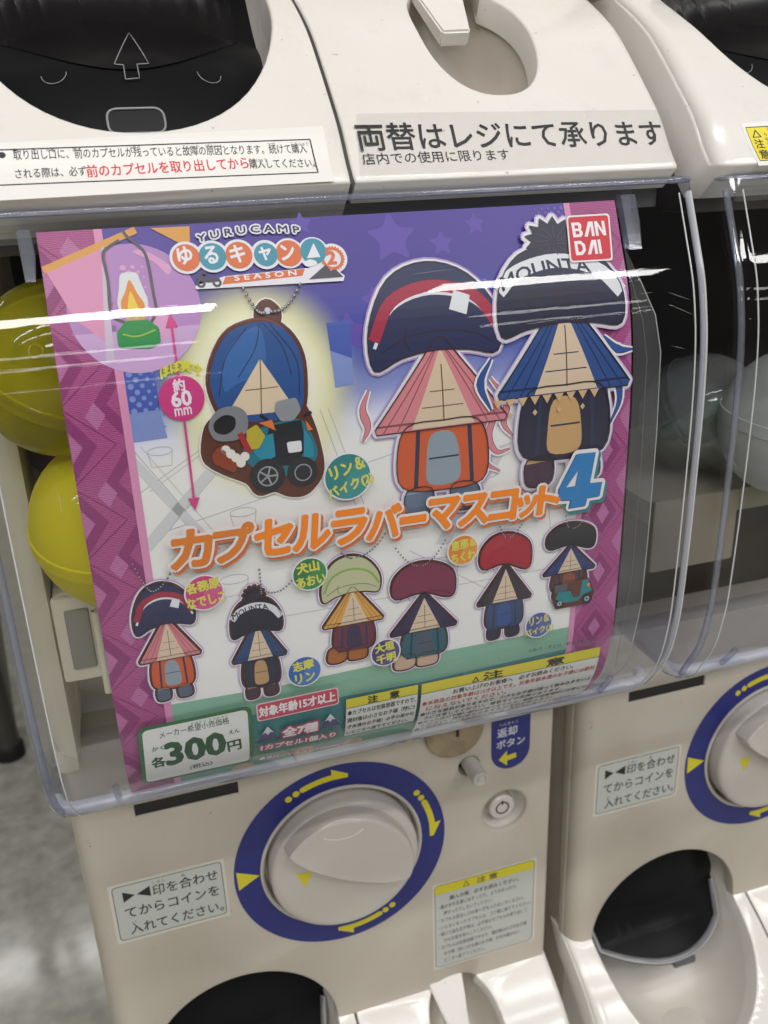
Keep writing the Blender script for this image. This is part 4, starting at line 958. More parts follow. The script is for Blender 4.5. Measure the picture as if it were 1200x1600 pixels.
# scooter under the last charm
def scooter(sc, c, layer, big=False, parent=None):
    cx, cy = c
    P = lambda pts: [(cx + x * sc, cy + y * sc) for x, y in pts]
    sh = Sheet(CARD); dil([P([(-6, -1), (-5, -4), (4, -5), (6, -1), (5, 2), (-5, 2)])], 1.0, sh); r_ = sh.build('scooter_print', ink(BRN), CARDT, layer); r_['label'] = 'teal scooter print'
    art('scooter_wheel', layer + 1, '23262c', lambda sh: (sh.circle(P([(4.4, 1)])[0], 1.7 * sc, 22), sh.circle(P([(-4.2, 1)])[0], 1.6 * sc, 22, lift=3)), None, r_)
    art('wheel_hub', layer + 2, 'a9adb2', lambda sh: (sh.circle(P([(4.4, 1)])[0], .8 * sc, 16, hole=.35 * sc), sh.circle(P([(-4.2, 1)])[0], .75 * sc, 16, hole=.3 * sc, lift=3)), None, r_)
    art('scooter_body', layer + 3, '1f7f86', lambda sh: (sh.poly(P([(-5.6, -.6), (-4.8, -2.6), (-1, -2.4), (0, -.2), (2, -.2), (2.6, -5), (4.2, -5.2), (5.8, -1.4), (3.2, -.6), (1.6, 1.1), (-2.4, 1.1)]))), None, r_)
    art('scooter_bag', layer + 4, '4c5360', lambda sh: sh.poly(rounded(P([(-6, -5), (-2.2, -5), (-2.2, -2.6), (-6, -2.6)]), .4)), None, r_)
    art('scooter_lamp', layer + 5, 'd97a34', lambda sh: sh.circle(P([(4.6, -3.4)])[0], .55 * sc, 14), None, r_)
scooter(1.45, (182.44, 155.14), ly0 + 18)
# main charm: blue dome tent over a teal three-wheeler with helmet and bag
mb = [(49.57, 31.79), (76.49, 67.36)]
Q = lambda *a: list(a)
TD = [tuple(p) for p in catmull([(46.4, 52.14), (49.24, 43.1), (55.2, 36.02), (65.02, 33.76), (72.18, 36.28), (76.9, 43.66), (77.57, 53.3), (75.67, 63.95), (68.81, 66.45), (54.16, 65.35), (48.79, 61.91)], 4, True)]
VH = [tuple(p) for p in catmull([(48.55, 64.03), (55.92, 64.91), (67.12, 61.22), (74.21, 60.5), (77.69, 66.4), (80.1, 75.68), (80.73, 86.18), (75.7, 92.56), (69.96, 92.9), (64.52, 90.2), (58.88, 90.78), (55.54, 86.11), (47.72, 81.58), (42.29, 76.36), (44.02, 66.72)], 4, True)]
LOOP = [tuple(p) for p in catmull([(65.59, 34.23), (65.05, 30.6), (68.23, 27.9), (71.24, 30.71), (70.25, 34.64)], 4, True)]
sh = Sheet(CARD); dil([TD, VH, LOOP], 1.9, sh); mr_ = sh.build('main_charm_print', ink('e9e8dc'), CARDT, ly0 - 3); mr_['label'] = 'large blue tent and teal three-wheeler charm print in a yellow glow'
sh = Sheet(CARD); dil([TD, VH, LOOP], 1.45, sh); sh.build('charm_rim', ink(BRN), mr_, ly0 - 2)
MA = lambda nm, l, c, fn: art(nm, ly0 + l, c, fn, None, mr_)
MA('charm_rim_shine', -1, '7a4a38', lambda sh: sh.stroke([(x - .9, y - .9) for x, y in TD[:22]], .35))
MA('charm_hole', -1, 'c9c6cf', lambda sh: sh.circle((68.28, 30.45), 1.1, 16))
MA('tent', 0, '27508c', lambda sh: sh.poly(TD))
MA('tent_panel_light', 1, '3565a4', lambda sh: (sh.poly([tuple(p) for p in catmull([(51.99, 44.4), (58.12, 37.73), (64.76, 35.62), (65.59, 45.73), (61.79, 50.61), (55.11, 53.07), (50.69, 54.7)], 4, True)])))
MA('tent_seam', 2, '1d2f5a', lambda sh: [sh.stroke([tuple(p) for p in catmull(q_, 5)], .3, lift=i_ * 2) for i_, q_ in enumerate(([(64.96, 34.17), (62.39, 42.29), (55.78, 51.04)], [(66.02, 34.27), (71.44, 42.09), (73.55, 51.82)], [(60.57, 35.25), (52.4, 44.44), (48.78, 56.59)], [(68.13, 34.45), (75.67, 46.72), (75.63, 59.57)]))])
MA('tent_door', 3, 'd8c4a8', lambda sh: sh.poly([(63.69, 45.55), (73.92, 63.75), (50.09, 63.57)]))
MA('tent_zip', 4, '6a4a3c', lambda sh: (sh.stroke([(63.69, 45.55), (62.09, 63.68)], .35), sh.stroke([(57.59, 55.44), (68.59, 55.35)], .3, lift=2)))
MA('vehicle_body', 5, '1d6f80', lambda sh: sh.poly([tuple(p) for p in catmull([(54.91, 74.69), (59.81, 69.1), (66.54, 67.28), (75.39, 67.23), (79.66, 75.62), (79.69, 81.37), (73.95, 85.23), (67.12, 85.9), (59.56, 83.22), (55.54, 79.26)], 4, True)]))
MA('vehicle_nose', 6, '1c1f26', lambda sh: (sh.poly([(64.26, 68.1), (75.39, 67.23), (76.35, 77.48), (72.33, 82.68), (65.62, 82.46), (61.7, 76.7)]), sh.stroke([(64.02, 66.1), (61.61, 64.06)], 1.0, lift=3), sh.stroke([(76.37, 66.24), (79.15, 65.02)], 1.0, lift=5)))
MA('vehicle_panel', 7, '2287a0', lambda sh: (sh.poly([(60.41, 71.83), (65.34, 70.67), (65.49, 78.78), (61.35, 80.5), (58.22, 76.46)]), sh.poly([(76.03, 70.21), (78.76, 75.51), (78.84, 80.56), (75.17, 81.0)], lift=2)))
MA('wheel', 8, '23252b', lambda sh: (sh.circle((62.26, 85.22), 6.0, 30), sh.circle((74.38, 85.53), 5.4, 30, lift=3)))
MA('wheel_rim', 9, '9a9ca0', lambda sh: (sh.circle((62.24, 85.45), 3.6, 24, hole=3.1), sh.circle((74.59, 85.79), 3.1, 24, hole=2.7, lift=3), [sh.stroke([(62.24, 85.45), ((62.24, 85.45)[0] + 3.2 * cos(a), (62.24, 85.45)[1] + 3.2 * sin(a))], .6, lift=5 + i_) for i_, a in enumerate([2 * pi * k / 5 for k in range(5)])]))
MA('windshield', 10, '8c9095', lambda sh: sh.poly(rounded([(67.23, 60.15), (74.32, 59.43), (75.67, 63.95), (72.73, 67.14), (68.32, 67.05), (66.47, 63.32)], 1.2)))
MA('headlamp', 11, 'dfe0e2', lambda sh: sh.poly(rounded([(69.65, 74.35), (74.8, 74.33), (74.71, 78.18), (69.99, 78.24)], .8)))
MA('orange_lamp', 12, 'd9743a', lambda sh: (sh.poly([(60.93, 66.6), (65.34, 66.03), (66.29, 69.9)]), sh.poly([(76.71, 67.39), (79.11, 71.03), (77.29, 71.26)], lift=2)))
MA('helmet', 12, '7d7f84', lambda sh: sh.poly([tuple(p) for p in catmull([(44.48, 64.62), (47.87, 60.74), (53.45, 60.1), (56.99, 62.87), (56.86, 68.3), (53.09, 71.35), (46.72, 70.98), (44.5, 68.08)], 4, True)]))
MA('helmet_visor', 13, '17181c', lambda sh: sh.poly([tuple(p) for p in catmull([(46.14, 64.82), (49.76, 62.67), (53.03, 63.92), (52.66, 67.35), (49.47, 69.13), (46.22, 67.86)], 4, True)]))
MA('bag', 13, 'b9a832', lambda sh: sh.poly(rounded([(56.38, 68.68), (60.03, 66.93), (62.66, 71.23), (60.07, 75.36), (56.15, 75.29)], .8)))
MA('bag_strap', 14, 'a3262e', lambda sh: sh.stroke([(54.17, 69.28), (56.92, 76.29)], 2.0))
MA('fleece', 14, 'e2ded6', lambda sh: [sh.circle(p, 1.6, 12, lift=i_ * 2) for i_, p in enumerate([(48.91, 74.35), (50.47, 75.88), (52.03, 77.44), (53.57, 79.45), (55.07, 77.39)])])
MA('boot', 14, '8c3a22', lambda sh: sh.poly(rounded([(44.09, 75.49), (46.95, 72.77), (49.62, 75.77), (52.62, 80.22), (51.06, 82.72), (44.59, 78.67)], .8)))
# ---- ball chains
def chain(sh, a, b, sag, n, r):
    for k in range(n):
        t = k / (n - 1); p = lerp(a, b, t); sh.circle((p[0], p[1] + sag * 4 * t * (1 - t)), r, 10, lift=k * .3)
CH_ = [((61.39, 22.65), (66.89, 31.18), 2.5, 9, .62), ((80.27, 22.84), (69.48, 30.98), 2.5, 10, .62)] + \
      [(lerp((14.07, 110.01), (18.66, 120.55), 0), (18.6, 121.03), 1.5, 10, .42), ((26.37, 114.13), (19.44, 121.19), 1.5, 9, .42)] + \
      [((56.15, 119.49), (56.27, 128.94), 1, 9, .42), ((67.52, 125.89), (57.71, 128.44), 2, 10, .42)] + \
      [((86.38, 118.22), (90.12, 120.92), .5, 6, .40), ((103.18, 113.38), (92.08, 120.75), 2, 12, .40)] + \
      [((107.19, 119.99), (115.34, 128.54), 1.5, 10, .38), ((126.77, 119.9), (117.9, 128.99), 1.5, 11, .38)] + \
      [((148.25, 114.97), (151.6, 122.98), 1, 8, .38), ((160.58, 114.27), (153.77, 123.34), 1.5, 10, .38)] + \
      [((177.24, 118.23), (178.59, 123.08), .5, 5, .36), ((187.35, 117.92), (180.89, 124.0), 1.5, 8, .36)]
def chs(sh):
    for c in CH_: chain(sh, *c)
art('chain_bead', ly0 + 16, '4e4a50', chs)
art('chain_bead_shine', ly0 + 17, 'b9b7bd', lambda sh: [chain(sh, (a[0] - .12, a[1] - .15), (b[0] - .12, b[1] - .15), s_, n, r * .5) for a, b, s_, n, r in CH_])

# ---- series logo
LL = 18
def lg(sh):
    for c, r in zip([(44.63, 11.25), (53.06, 11.41), (61.61, 11.58), (70.49, 11.97), (78.25, 12.07), (86.52, 12.41), (92.81, 14.82)], (5.3, 5.3, 5.3, 4.9, 5.1, 5.3, 5.1)): sh.circle(c, r, 36, lift=c[0] * .2)
    sh.poly([(46.09, 20.6), (55.78, 18.18), (83.75, 17.45), (91.58, 16.92), (96.08, 20.98), (95.36, 22.69), (51.06, 21.83), (46.14, 21.66)], lift=60)
art('series_logo', LL, 'e4e2ea', lg)
art('logo_disc', LL + 3, 'd9703c', lambda sh: [sh.circle(c, 4.4, 32) for c in [(44.63, 11.25), (61.61, 11.58), (78.25, 12.07)]])
art('logo_disc', LL + 3, '3d92a6', lambda sh: (sh.circle((53.06, 11.41), 4.4, 32), sh.circle((70.49, 11.97), 3.9, 32, lift=2), sh.circle((86.59, 11.98), 4.4, 32, lift=4)))
def cog(sh):
    c = (92.81, 14.82); o = [(c[0] + (4.3 if k % 2 else 3.8) * cos(2 * pi * k / 48), c[1] + (4.3 if k % 2 else 3.8) * sin(2 * pi * k / 48)) for k in range(48)]
    sh.poly(o, ([(c[0] + 2.9 * cos(2 * pi * k / 30), c[1] + 2.9 * sin(2 * pi * k / 30)) for k in range(30)],))
    text(sh, '2', *[(90.95, 16.66), (93.86, 16.65)], 4.2, .05, lift=4)
art('logo_season_number', LL + 3, 'd9703c', cog)
art('logo_lettering', LL + 5, 'e9e7ee', lambda sh: (text(sh, 'ゆ', *[(42.07, 13.38), (46.58, 13.28)], 5.6, .035), text(sh, 'る', *[(50.63, 13.78), (54.8, 13.65)], 5.6, .035, lift=3), text(sh, 'キ', *[(58.93, 13.95), (63.59, 13.85)], 5.6, .035, lift=6), text(sh, 'ャ', *[(68.28, 13.75), (72.14, 13.81)], 4.2, .035, lift=9), text(sh, 'ン', *[(75.73, 14.28), (80.1, 14.15)], 5.0, .035, lift=12), sh.poly([(84.04, 14.21), (88.69, 14.09), (87.04, 9.17)], lift=15),
    sh.blob([(82.68, 15.85), (84.62, 14.68), (86.73, 15.27), (86.97, 16.59), (83.81, 17.02)], 4, lift=18)))
art('logo_roman_outline', LL + 2, 'e4e2ea', lambda sh: text(sh, 'Y U R U C A M P', *[(49.04, 6.49), (82.97, 5.64)], 2.3, .03, stroke=.55, arc=1.6))
art('logo_roman', LL + 4, '28244a', lambda sh: text(sh, 'Y U R U C A M P', *[(49.04, 6.49), (82.97, 5.64)], 2.3, .03, arc=1.6))
art('season_banner', LL + 3, 'd9703c', lambda sh: sh.poly([(56.16, 18.42), (82.84, 17.6), (81.6, 19.9), (54.74, 20.85)]))
art('season_text', LL + 4, 'eceaf0', lambda sh: text(sh, 'S E A S O N', *[(59.07, 19.91), (79.69, 19.54)], 1.7, .03))
art('logo_pictogram', LL + 4, '4a4650', lambda sh: (sh.circle((48.05, 19.91), 1.5, 14, hole=.7), sh.circle((53.19, 20.1), 1.5, 14, hole=.7, lift=1), sh.poly([(46.88, 18.14), (48.35, 16.57), (49.18, 17.89), (51.63, 18.08), (54.24, 18.7), (54.28, 19.76), (50.53, 19.89), (47.73, 19.26)], lift=2), sh.poly([(48.28, 16.98), (49.56, 15.39), (50.12, 17.12)], lift=4), sh.poly([(83.57, 21.35), (90.04, 16.81), (91.49, 18.89), (93.32, 18.58), (95.56, 21.39)], lift=6)))
# ---- maker's logo
LM = ly0 + 44
q_ = [(181.35, 5.81), (199.02, 5.85), (197.49, 23.31), (179.87, 23.01)]
art('maker_logo', LM, 'e9e4e6', lambda sh: sh.rrect(q_, 1.6))
cxm = (sum(p[0] for p in q_) / 4, sum(p[1] for p in q_) / 4)
art('logo_field', LM + 1, 'cf1f30', lambda sh: sh.rrect([lerp(p, cxm, .075) for p in q_], 1.2))
def maker(sh):
    def W_(word, y0_, y1_, w_):
        x = cxm[0] - 6.6; y0_, y1_ = cxm[1] + y0_, cxm[1] + y1_; t = 1.15; hh = y1_ - y0_
        for ch, cw in word:
            a, b = x, x + cw
            if ch == 'B': 
                sh.poly([(a, y0_), (b - .9, y0_), (b - .1, y0_ + .8), (b - .1, y0_ + 1.9), (b - .6, y0_ + hh / 2), (b, y0_ + hh / 2 + .8), (b, y1_ - .9), (b - .9, y1_), (a, y1_)], [[(a + t, y0_ + t * .9), (b - 1.4, y0_ + t * .9), (b - 1.4, y0_ + hh / 2 - .45), (a + t, y0_ + hh / 2 - .45)], [(a + t, y0_ + hh / 2 + .45), (b - 1.3, y0_ + hh / 2 + .45), (b - 1.3, y1_ - t * .9), (a + t, y1_ - t * .9)]])
            elif ch == 'A': 
                sh.poly([(a, y1_), (a + cw * .55, y0_), (b - .0, y0_), (b, y1_), (b - t, y1_), (b - t, y0_ + 1.6), (a + t + .15, y1_)])
            elif ch == 'N': sh.poly([(a, y1_), (a, y0_), (a + t, y0_), (b - t, y1_ - 1.9), (b - t, y0_), (b, y0_), (b, y1_), (b - t, y1_), (a + t, y0_ + 1.9), (a + t, y1_)])
            elif ch == 'D': sh.poly([(a, y0_), (b - 1.5, y0_), (b, y0_ + 1.5), (b, y1_ - 1.5), (b - 1.5, y1_), (a, y1_)], [[(a + t, y0_ + t), (b - 1.9, y0_ + t), (b - t, y0_ + 2), (b - t, y1_ - 2), (b - 1.9, y1_ - t), (a + t, y1_ - t)]])
            elif ch == 'I': sh.poly([(a, y0_), (b, y0_), (b, y1_), (a, y1_)])
            x = b + .55
    W_([('B', 4.0), ('A', 4.2), ('N', 4.2)], -6.0, -.6, 0)
    for_x = 0
    W_([('D', 4.2), ('A', 4.2), ('I', 1.15)], .8, 6.0, 0)
art('maker_lettering', LM + 2, 'f0ecee', maker)

# ---- product title
LT = ly0 + 46
TT = 'カプセルラバーマスコット'
ta, tb = (25.61, 113.27), (172.63, 114.55)
def title(sh, st, dx, dy, lift=0):
    # the letters shrink a little towards the right, as printed
    n = len(TT); x = 0; wts = [1.12, 1.12, 1.08, 1.08, 1.05, 1.02, .80, .98, .95, .90, .68, .74]; tot = sum(wts); acc = 0
    for i, ch in enumerate(TT):
        a_ = acc / tot; acc += wts[i]; b_ = acc / tot
        g = .06 * wts[i] / tot
        p = lerp(ta, tb, a_ + g); r = lerp(ta, tb, b_ - g * .4)
        hh = {'ー': 2.0, 'ッ': 8.0}.get(ch, 13.2 * (1 - .18 * i / 11)); up_ = 4.4 if ch == 'ー' else 0
        text(sh, ch, (p[0] + dx, p[1] + dy - up_), (r[0] + dx, r[1] + dy - up_), hh, .022, lift=lift + i * 20, stroke=st, shear=.10)
art('title_shadow', LT, 'cf6a35', lambda sh: title(sh, 1.15, .9, 1.3))
art('title_outline', LT + 7, 'e9e5e2', lambda sh: title(sh, 1.25, 0, 0))
art('title_lettering', LT + 14, 'dc7a22', lambda sh: title(sh, .30, 0, 0), 'orange product title')
N4o = [(179.92, 92.58), (187.9, 92.87), (186.07, 105.13), (191.41, 105.37), (190.63, 111.12), (185.27, 111.12), (184.6, 114.25), (177.61, 114.25), (178.28, 110.87), (172.46, 110.52), (173.08, 105.35)]
N4h = [(179.42, 105.48), (181.01, 98.39), (179.97, 105.56)]
def four(sh, r, dx=0, dy=0, hole=False):
    o = [(x + dx, y + dy) for x, y in N4o]
    if r:
        for i in range(14):
            t = 2 * pi * i / 14; sh.poly([(x + r * cos(t), y + r * sin(t)) for x, y in o], (), i * .4)
    else: sh.poly(o, ([(175.83, 105.49), (179.69, 105.52), (180.77, 99.13)],))
art('number_shadow', LT, '2c7f86', lambda sh: four(sh, 1.7, 1.0, 1.3))
art('number_outline', LT + 7, 'e9e5e2', lambda sh: four(sh, 1.5))
art('number_shade', LT + 10, '1d5c96', lambda sh: four(sh, 0, -.5, .3))
art('title_number', LT + 14, '2b7cba', lambda sh: four(sh, 0), 'blue figure 4')

# ---- name badges
def badge(c, r, colour, rows, ycol='d8d257', white=True, tilt=0.0, sz=3.6, two=None):
    L_ = ly0 + 40
    rt = art('name_badge', L_, 'e6e4ea', lambda sh: sh.circle(c, r + .55, 36))
    art('badge_field', L_ + 1, colour, lambda sh: sh.circle(c, r, 36), None, rt)
    if two: art('badge_shade', L_ + 2, two, lambda sh: sh.poly([(c[0] + r * cos(a), c[1] + r * sin(a)) for a in [radians(-60 + 10 * k) for k in range(19)]]), None, rt)
    def f(sh):
        for i, (t_, w_, dx, dy) in enumerate(rows):
            d = (cos(tilt), sin(tilt)); p = (c[0] + dx, c[1] + dy)
            text(sh, t_, (p[0] - d[0] * w_ / 2, p[1] - d[1] * w_ / 2), (p[0] + d[0] * w_ / 2, p[1] + d[1] * w_ / 2), sz, .045, lift=i * 4)
    art('badge_text', L_ + 3, ycol, f, None, rt)
badge((90.08, 89.15), 8.2, '2a7f82', [('リン＆', 12.5, .5, -1.0), ('バイク(2)', 17, 1.5, 5.8)], tilt=-.27, sz=4.6, two='3a8f90')
badge((36.2, 124.36), 6.4, 'c43d78', [('各務原', 11.5, 0, -.8), ('なでしこ', 13.5, .6, 4.9)], tilt=-.10, sz=4.0, two='cf5488')
badge((74.05, 123.99), 6.1, '2d7a45', [('犬山', 8.0, -.4, -.8), ('あおい', 10.5, .4, 4.6)], tilt=-.08, sz=4.0, two='3c8a52')
badge((101.7, 162.9), 5.6, '4b3a72', [('大垣', 7.6, -.2, -.7), ('千明', 7.6, .3, 4.4)], tilt=-.10, sz=3.9, two='5a4a84')
badge((133.52, 124.76), 5.9, 'd9822e', [('恵那＆', 9.8, .4, -.6), ('ちくわ', 9.6, .3, 4.6)], tilt=-.08, sz=3.8, two='e09340')
badge((69.59, 164.11), 6.2, '2f62a8', [('志摩', 7.8, -.2, -.8), ('リン', 7.4, .2, 4.7)], tilt=-.08, sz=4.0, two='4a78b8')
badge((167.0, 164.06), 5.6, '4b5a9a', [('リン＆', 8.6, .2, -.6), ('バイク(1)', 12.6, .6, 4.5)], tilt=-.10, sz=3.6, two='5c6aa8')

# ---- price plate
LP_ = ly0 + 40
pq = [(6.65, 174.61), (48.53, 174.42), (48.23, 208.26), (5.29, 207.61)]
pp = art('price_plate', LP_, '2f6a40', lambda sh: sh.rrect(pq, 3.6), 'price plate with green frame')
pc = (sum(p[0] for p in pq) / 4, sum(p[1] for p in pq) / 4)
art('plate_field', LP_ + 1, 'e4e3de', lambda sh: sh.rrect([(p[0] + (1.6 if p[0] < pc[0] else -1.6), p[1] + (1.6 if p[1] < pc[1] else -1.6)) for p in pq], 2.4), None, pp)
def price(sh):
    a = [(14.13, 181.57), (39.83, 181.1)]; text(sh, 'メーカー希望小売価格', *a, 3.4, .012)
    text(sh, '各', *[(10.03, 196.39), (15.05, 196.21)], 5.8, .04, lift=3)
    text(sh, '300', *[(15.74, 196.48), (37.44, 196.19)], 11.6, .03, lift=6, stroke=.22)
    text(sh, '円', *[(38.68, 196.22), (43.68, 195.94)], 5.8, .035, lift=30)
    text(sh, 'かく', *[(10.72, 187.18), (15.17, 187.18)], 2.2, .02, lift=33); text(sh, 'えん', *[(39.44, 186.65), (43.38, 186.45)], 2.0, .02, lift=36)
    text(sh, '(税込)', *[(23.57, 203.48), (32.25, 203.31)], 3.8, .015, lift=39)
    text(sh, 'き ぼう こ う りか かく', *[(25.73, 178.06), (39.34, 177.67)], 1.2, .0, lift=42)
art('price_text', LP_ + 2, '1f4f30', price, None, pp)
# ---- age plate and contents
ag = [(50.22, 174.55), (82.27, 174.28), (82.7, 182.98), (50.46, 183.44)]
ap = art('age_plate', LP_, 'e6c9cf', lambda sh: sh.rrect(ag, 1.5), 'red age notice')
ac_ = (sum(p[0] for p in ag) / 4, sum(p[1] for p in ag) / 4)
art('plate_field', LP_ + 1, 'c5455c', lambda sh: sh.rrect([(p[0] + (.5 if p[0] < ac_[0] else -.5), p[1] + (.5 if p[1] < ac_[1] else -.5)) for p in ag], 1.2), None, ap)
art('plate_text', LP_ + 2, 'f0e9ea', lambda sh: text(sh, '対象年齢15才以上', *[(51.32, 181.36), (81.16, 180.9)], 4.9, .05), None, ap)
def cont(sh, st, col=0):
    text(sh, '全7種', *[(59.89, 194.62), (73.86, 194.91)], 5.2, .05, stroke=st)
    text(sh, '1カプセル1個入り', *[(51.2, 200.33), (81.35, 202.03)], 3.5, .045, stroke=st * .8, lift=20)
    text(sh, '●ラバーマスコット(1):PVC', *[(50.59, 209.01), (84.89, 213.14)], 3.0, .035, stroke=st * .7, lift=40)
art('contents_outline', LP_, 'b04560', lambda sh: cont(sh, .75))
art('contents_text', LP_ + 3, 'ecdde0', lambda sh: cont(sh, 0))
for c in ((54.12, 190.76), (79.03, 191.05)):
    mt = art('mountain_print', LP_, '4b3f6e', lambda sh: sh.poly([(c[0] - 4.2, c[1] + 3.2), (c[0], c[1] - 4), (c[0] + 4.2, c[1] + 3.2)]))
    art('mountain_snow', LP_ + 1, 'd5d3dc', lambda sh: sh.poly([(c[0] - 2.2, c[1] - .3), (c[0], c[1] - 4), (c[0] + 2.2, c[1] - .3), (c[0] + .9, c[1] - .9), (c[0], c[1] + .6), (c[0] - .9, c[1] - .9)]), None, mt)
# ---- notice boxes
def notice(q, hb, label):
    L_ = LP_
    r_ = art('notice_box', L_, 'dcdbd4', lambda sh: sh.poly(q), label)
    art('notice_header', L_ + 1, 'd9cb2c', lambda sh: sh.poly([q[0], q[1], lerp(q[1], q[2], hb), lerp(q[0], q[3], hb)]), None, r_)
    art('notice_frame', L_ + 2, '1c2a1c', lambda sh: (sh.stroke(q, .3, closed=True), sh.stroke([lerp(q[0], q[3], hb), lerp(q[1], q[2], hb)], .25, lift=2)), None, r_)
    return r_
nq = [(86.9, 192.0), (113.6, 192.0), (113.6, 209.5), (86.9, 209.5)]
NB = [(85.31, 181.34), (115.44, 181.2), (116.03, 200.26), (86.61, 203.81)]
nq = [NB[0], (NB[1][0], NB[0][1]), (NB[1][0], NB[3][1]), (NB[0][0], NB[3][1])]
nb = notice(nq, .22, 'small yellow-headed notice')
def nt1(sh):
    x0, y0 = nq[0]; x1 = nq[1][0]; y1 = nq[2][1]; hh = y1 - y0; hy = y0 + hh * .22
    text(sh, '注　意', (x0 + 9, hy - .5), (x1 - 8, hy - .5), hh * .16, .04)
    for i, t_ in enumerate(['●カプセルは包装容器ですので、', '開封後は小さなお子様（特に3', '才未満のお子様）の手の届かな', 'いところへ捨ててください。']):
        y = hy + (y1 - hy) * (.23 + .235 * i); text(sh, t_, (x0 + .9, y), (x1 - (.9 if i != 3 else 3), y), (y1 - hy) * .155, .02, lift=4)
art('notice_text', LP_ + 3, '1b1d1c', nt1, None, nb)
NC = [(116.82, 181.55), (197.81, 179.89), (202.27, 213.27), (118.91, 215.26)]
nq2 = [(NC[0][0], NC[0][1]), (NC[1][0], NC[0][1]), (NC[1][0], NC[3][1] + 1), (NC[0][0], NC[3][1] + 1)]
nc_ = notice(nq2, .16, 'wide yellow-headed notice')
def nt2(sh, red):
    x0, y0 = nq2[0]; x1 = nq2[1][0]; y1 = nq2[2][1]; hh = y1 - y0; hy = y0 + hh * .16
    rows = [('お買い上げのお客様へ　必ずお読みください。', 14, 12, 0), ('●本商品の対象年齢は15才以上です。対象年齢未満のお子様には絶対', 1, 1, 1), ('に与えないでください。', 3, 42, 1), ('●小さな部品がありますので、小さなお子様が誤って飲み込まないよ', 1, 1, 0), ('うに注意してください。窒息などの危険があります。', 3, 14, 0), ('●尖った部分や鋭い部分がありますので、取扱や保管場所に注意して', 1, 1, 0), ('ください。思わぬケガをするおそれがあります。', 3, 16, 0), ('●ご使用後のカプセルやフィルムは、ただちに捨ててください。', 1, 6, 0)]
    if not red: 
        text(sh, '注　　意', (x0 + 27, hy - .5), (x1 - 17, hy - .5), hh * .115, .04)
        sh.poly([(x0 + 22, hy - .6), (x0 + 25.4, hy - .6), (x0 + 23.7, hy - 3.6)], [[(x0 + 22.8, hy - 1), (x0 + 24.6, hy - 1), (x0 + 23.7, hy - 2.7)]])
    for i, (t_, l_, r__, c_) in enumerate(rows):
        if c_ != red: continue
        y = hy + (y1 - hy) * (.12 + .122 * i); text(sh, t_, (x0 + l_, y), (x1 - r__, y), (y1 - hy) * .088, .018, lift=4)
art('notice_text', LP_ + 3, '202321', lambda sh: nt2(sh, 0), None, nc_)
art('notice_red_text', LP_ + 3, 'b8402c', lambda sh: nt2(sh, 1), None, nc_)
art('copyright_line', LP_, '2c4a42', lambda sh: text(sh, '©あfろ・芳文社／野外活動委員会', *[(163.29, 176.83), (195.66, 177.98)], 2.0, .0))


# ================================================================== capsules
def capsule(name, label, cat, c, r, col, colh, group, tilt=(0, 0, 0), inner=None, squash=1.06):
    T = thing(name, label, cat, c, group); T.rotation_euler = tilt
    def shell_half(nm, mat, sgn):
        V = []; F = []; n, m_ = 40, 14
        for i in range(m_ + 1):
            a = (pi / 2) * i / m_; rr = r * cos(a); z = sgn * (r * squash * sin(a) + .0006)
            for k in range(n): t = 2 * pi * k / n; V.append((rr * cos(t), rr * sin(t), z))
        for i in range(m_):
            for k in range(n): F.append((i * n + k, i * n + (k + 1) % n, (i + 1) * n + (k + 1) % n, (i + 1) * n + k))
        return mesh(nm, V, F, mat, T, angle=None)
    shell_half('lower_half', col, -1); shell_half('upper_half', colh, 1)
    lathe('joint_band', [(r * .992, -.003), (r * 1.018, -.0026), (r * 1.018, .0026), (r * .992, .003)], (0, 0, 0), col, T, 48, axis='Z')
    for k in range(5):
        t = 2 * pi * k / 5 + .3; ph = radians(38 if k % 2 else -38)
        p = Vector((cos(ph) * cos(t), cos(ph) * sin(t), sin(ph) * squash)) * r
        tube('vent_ring', [p * 1.004 + (p.normalized().cross(Vector((0, 0, 1))).normalized() * cos(a) + p.normalized().cross(p.normalized().cross(Vector((0, 0, 1))).normalized()) * sin(a)) * r * .075 for a in [2 * pi * j / 16 for j in range(16)]], r * .016, col, T, 6, closed=True)
    if inner: inner(T, r)
    return T
def tinted(name, col, ior=1.5, milk=.25, milkcol=None):
    return clear_plastic(name, col, tuple(c * .55 for c in col), ior, .05, milk, milkcol or col, through=.18)
YE = tinted('yellow_capsule_plastic', (.86, .80, .06), milk=.62, milkcol=(.95, .84, .03)); YE2 = tinted('yellow_capsule_clear', (.84, .78, .12), milk=.30, milkcol=(.80, .72, .04))
PU = tinted('purple_capsule_plastic', (.45, .22, .60), milk=.45, milkcol=(.26, .11, .33))
CL = tinted('clear_capsule_plastic', (.93, .95, .93), milk=.16, milkcol=(.75, .78, .75)); CLM = tinted('milky_capsule_plastic', (.85, .87, .85), milk=.40, milkcol=(.6, .62, .6)); CLW = tinted('white_capsule_plastic', (.8, .82, .8), milk=.55, milkcol=(.66, .68, .66))
def leaflet(col, name='folded_leaflet'):
    def f(T, r):
        V = []; F = []; n = 12
        for i in range(n + 1):
            x = (-.62 + 1.24 * i / n) * r; y = (.10 * sin(i * 2.1) - .25) * r
            V += [(x, y, -.55 * r), (x, y + .06 * r * cos(i), .62 * r)]
        for i in range(n): F.append((2 * i, 2 * i + 2, 2 * i + 3, 2 * i + 1))
        mesh(name, V, F, col, T, angle=20)
    return f
capsule('toy_capsule', 'upper yellow capsule at the left edge of the display card', 'capsule', (-.0690, -.047, .0395), .0300, YE2, YE2, 'yellow capsules in the left machine', (.5, .3, .2), leaflet(principled('leaf_olive', '#6d6a1c', .5)), 1.05)
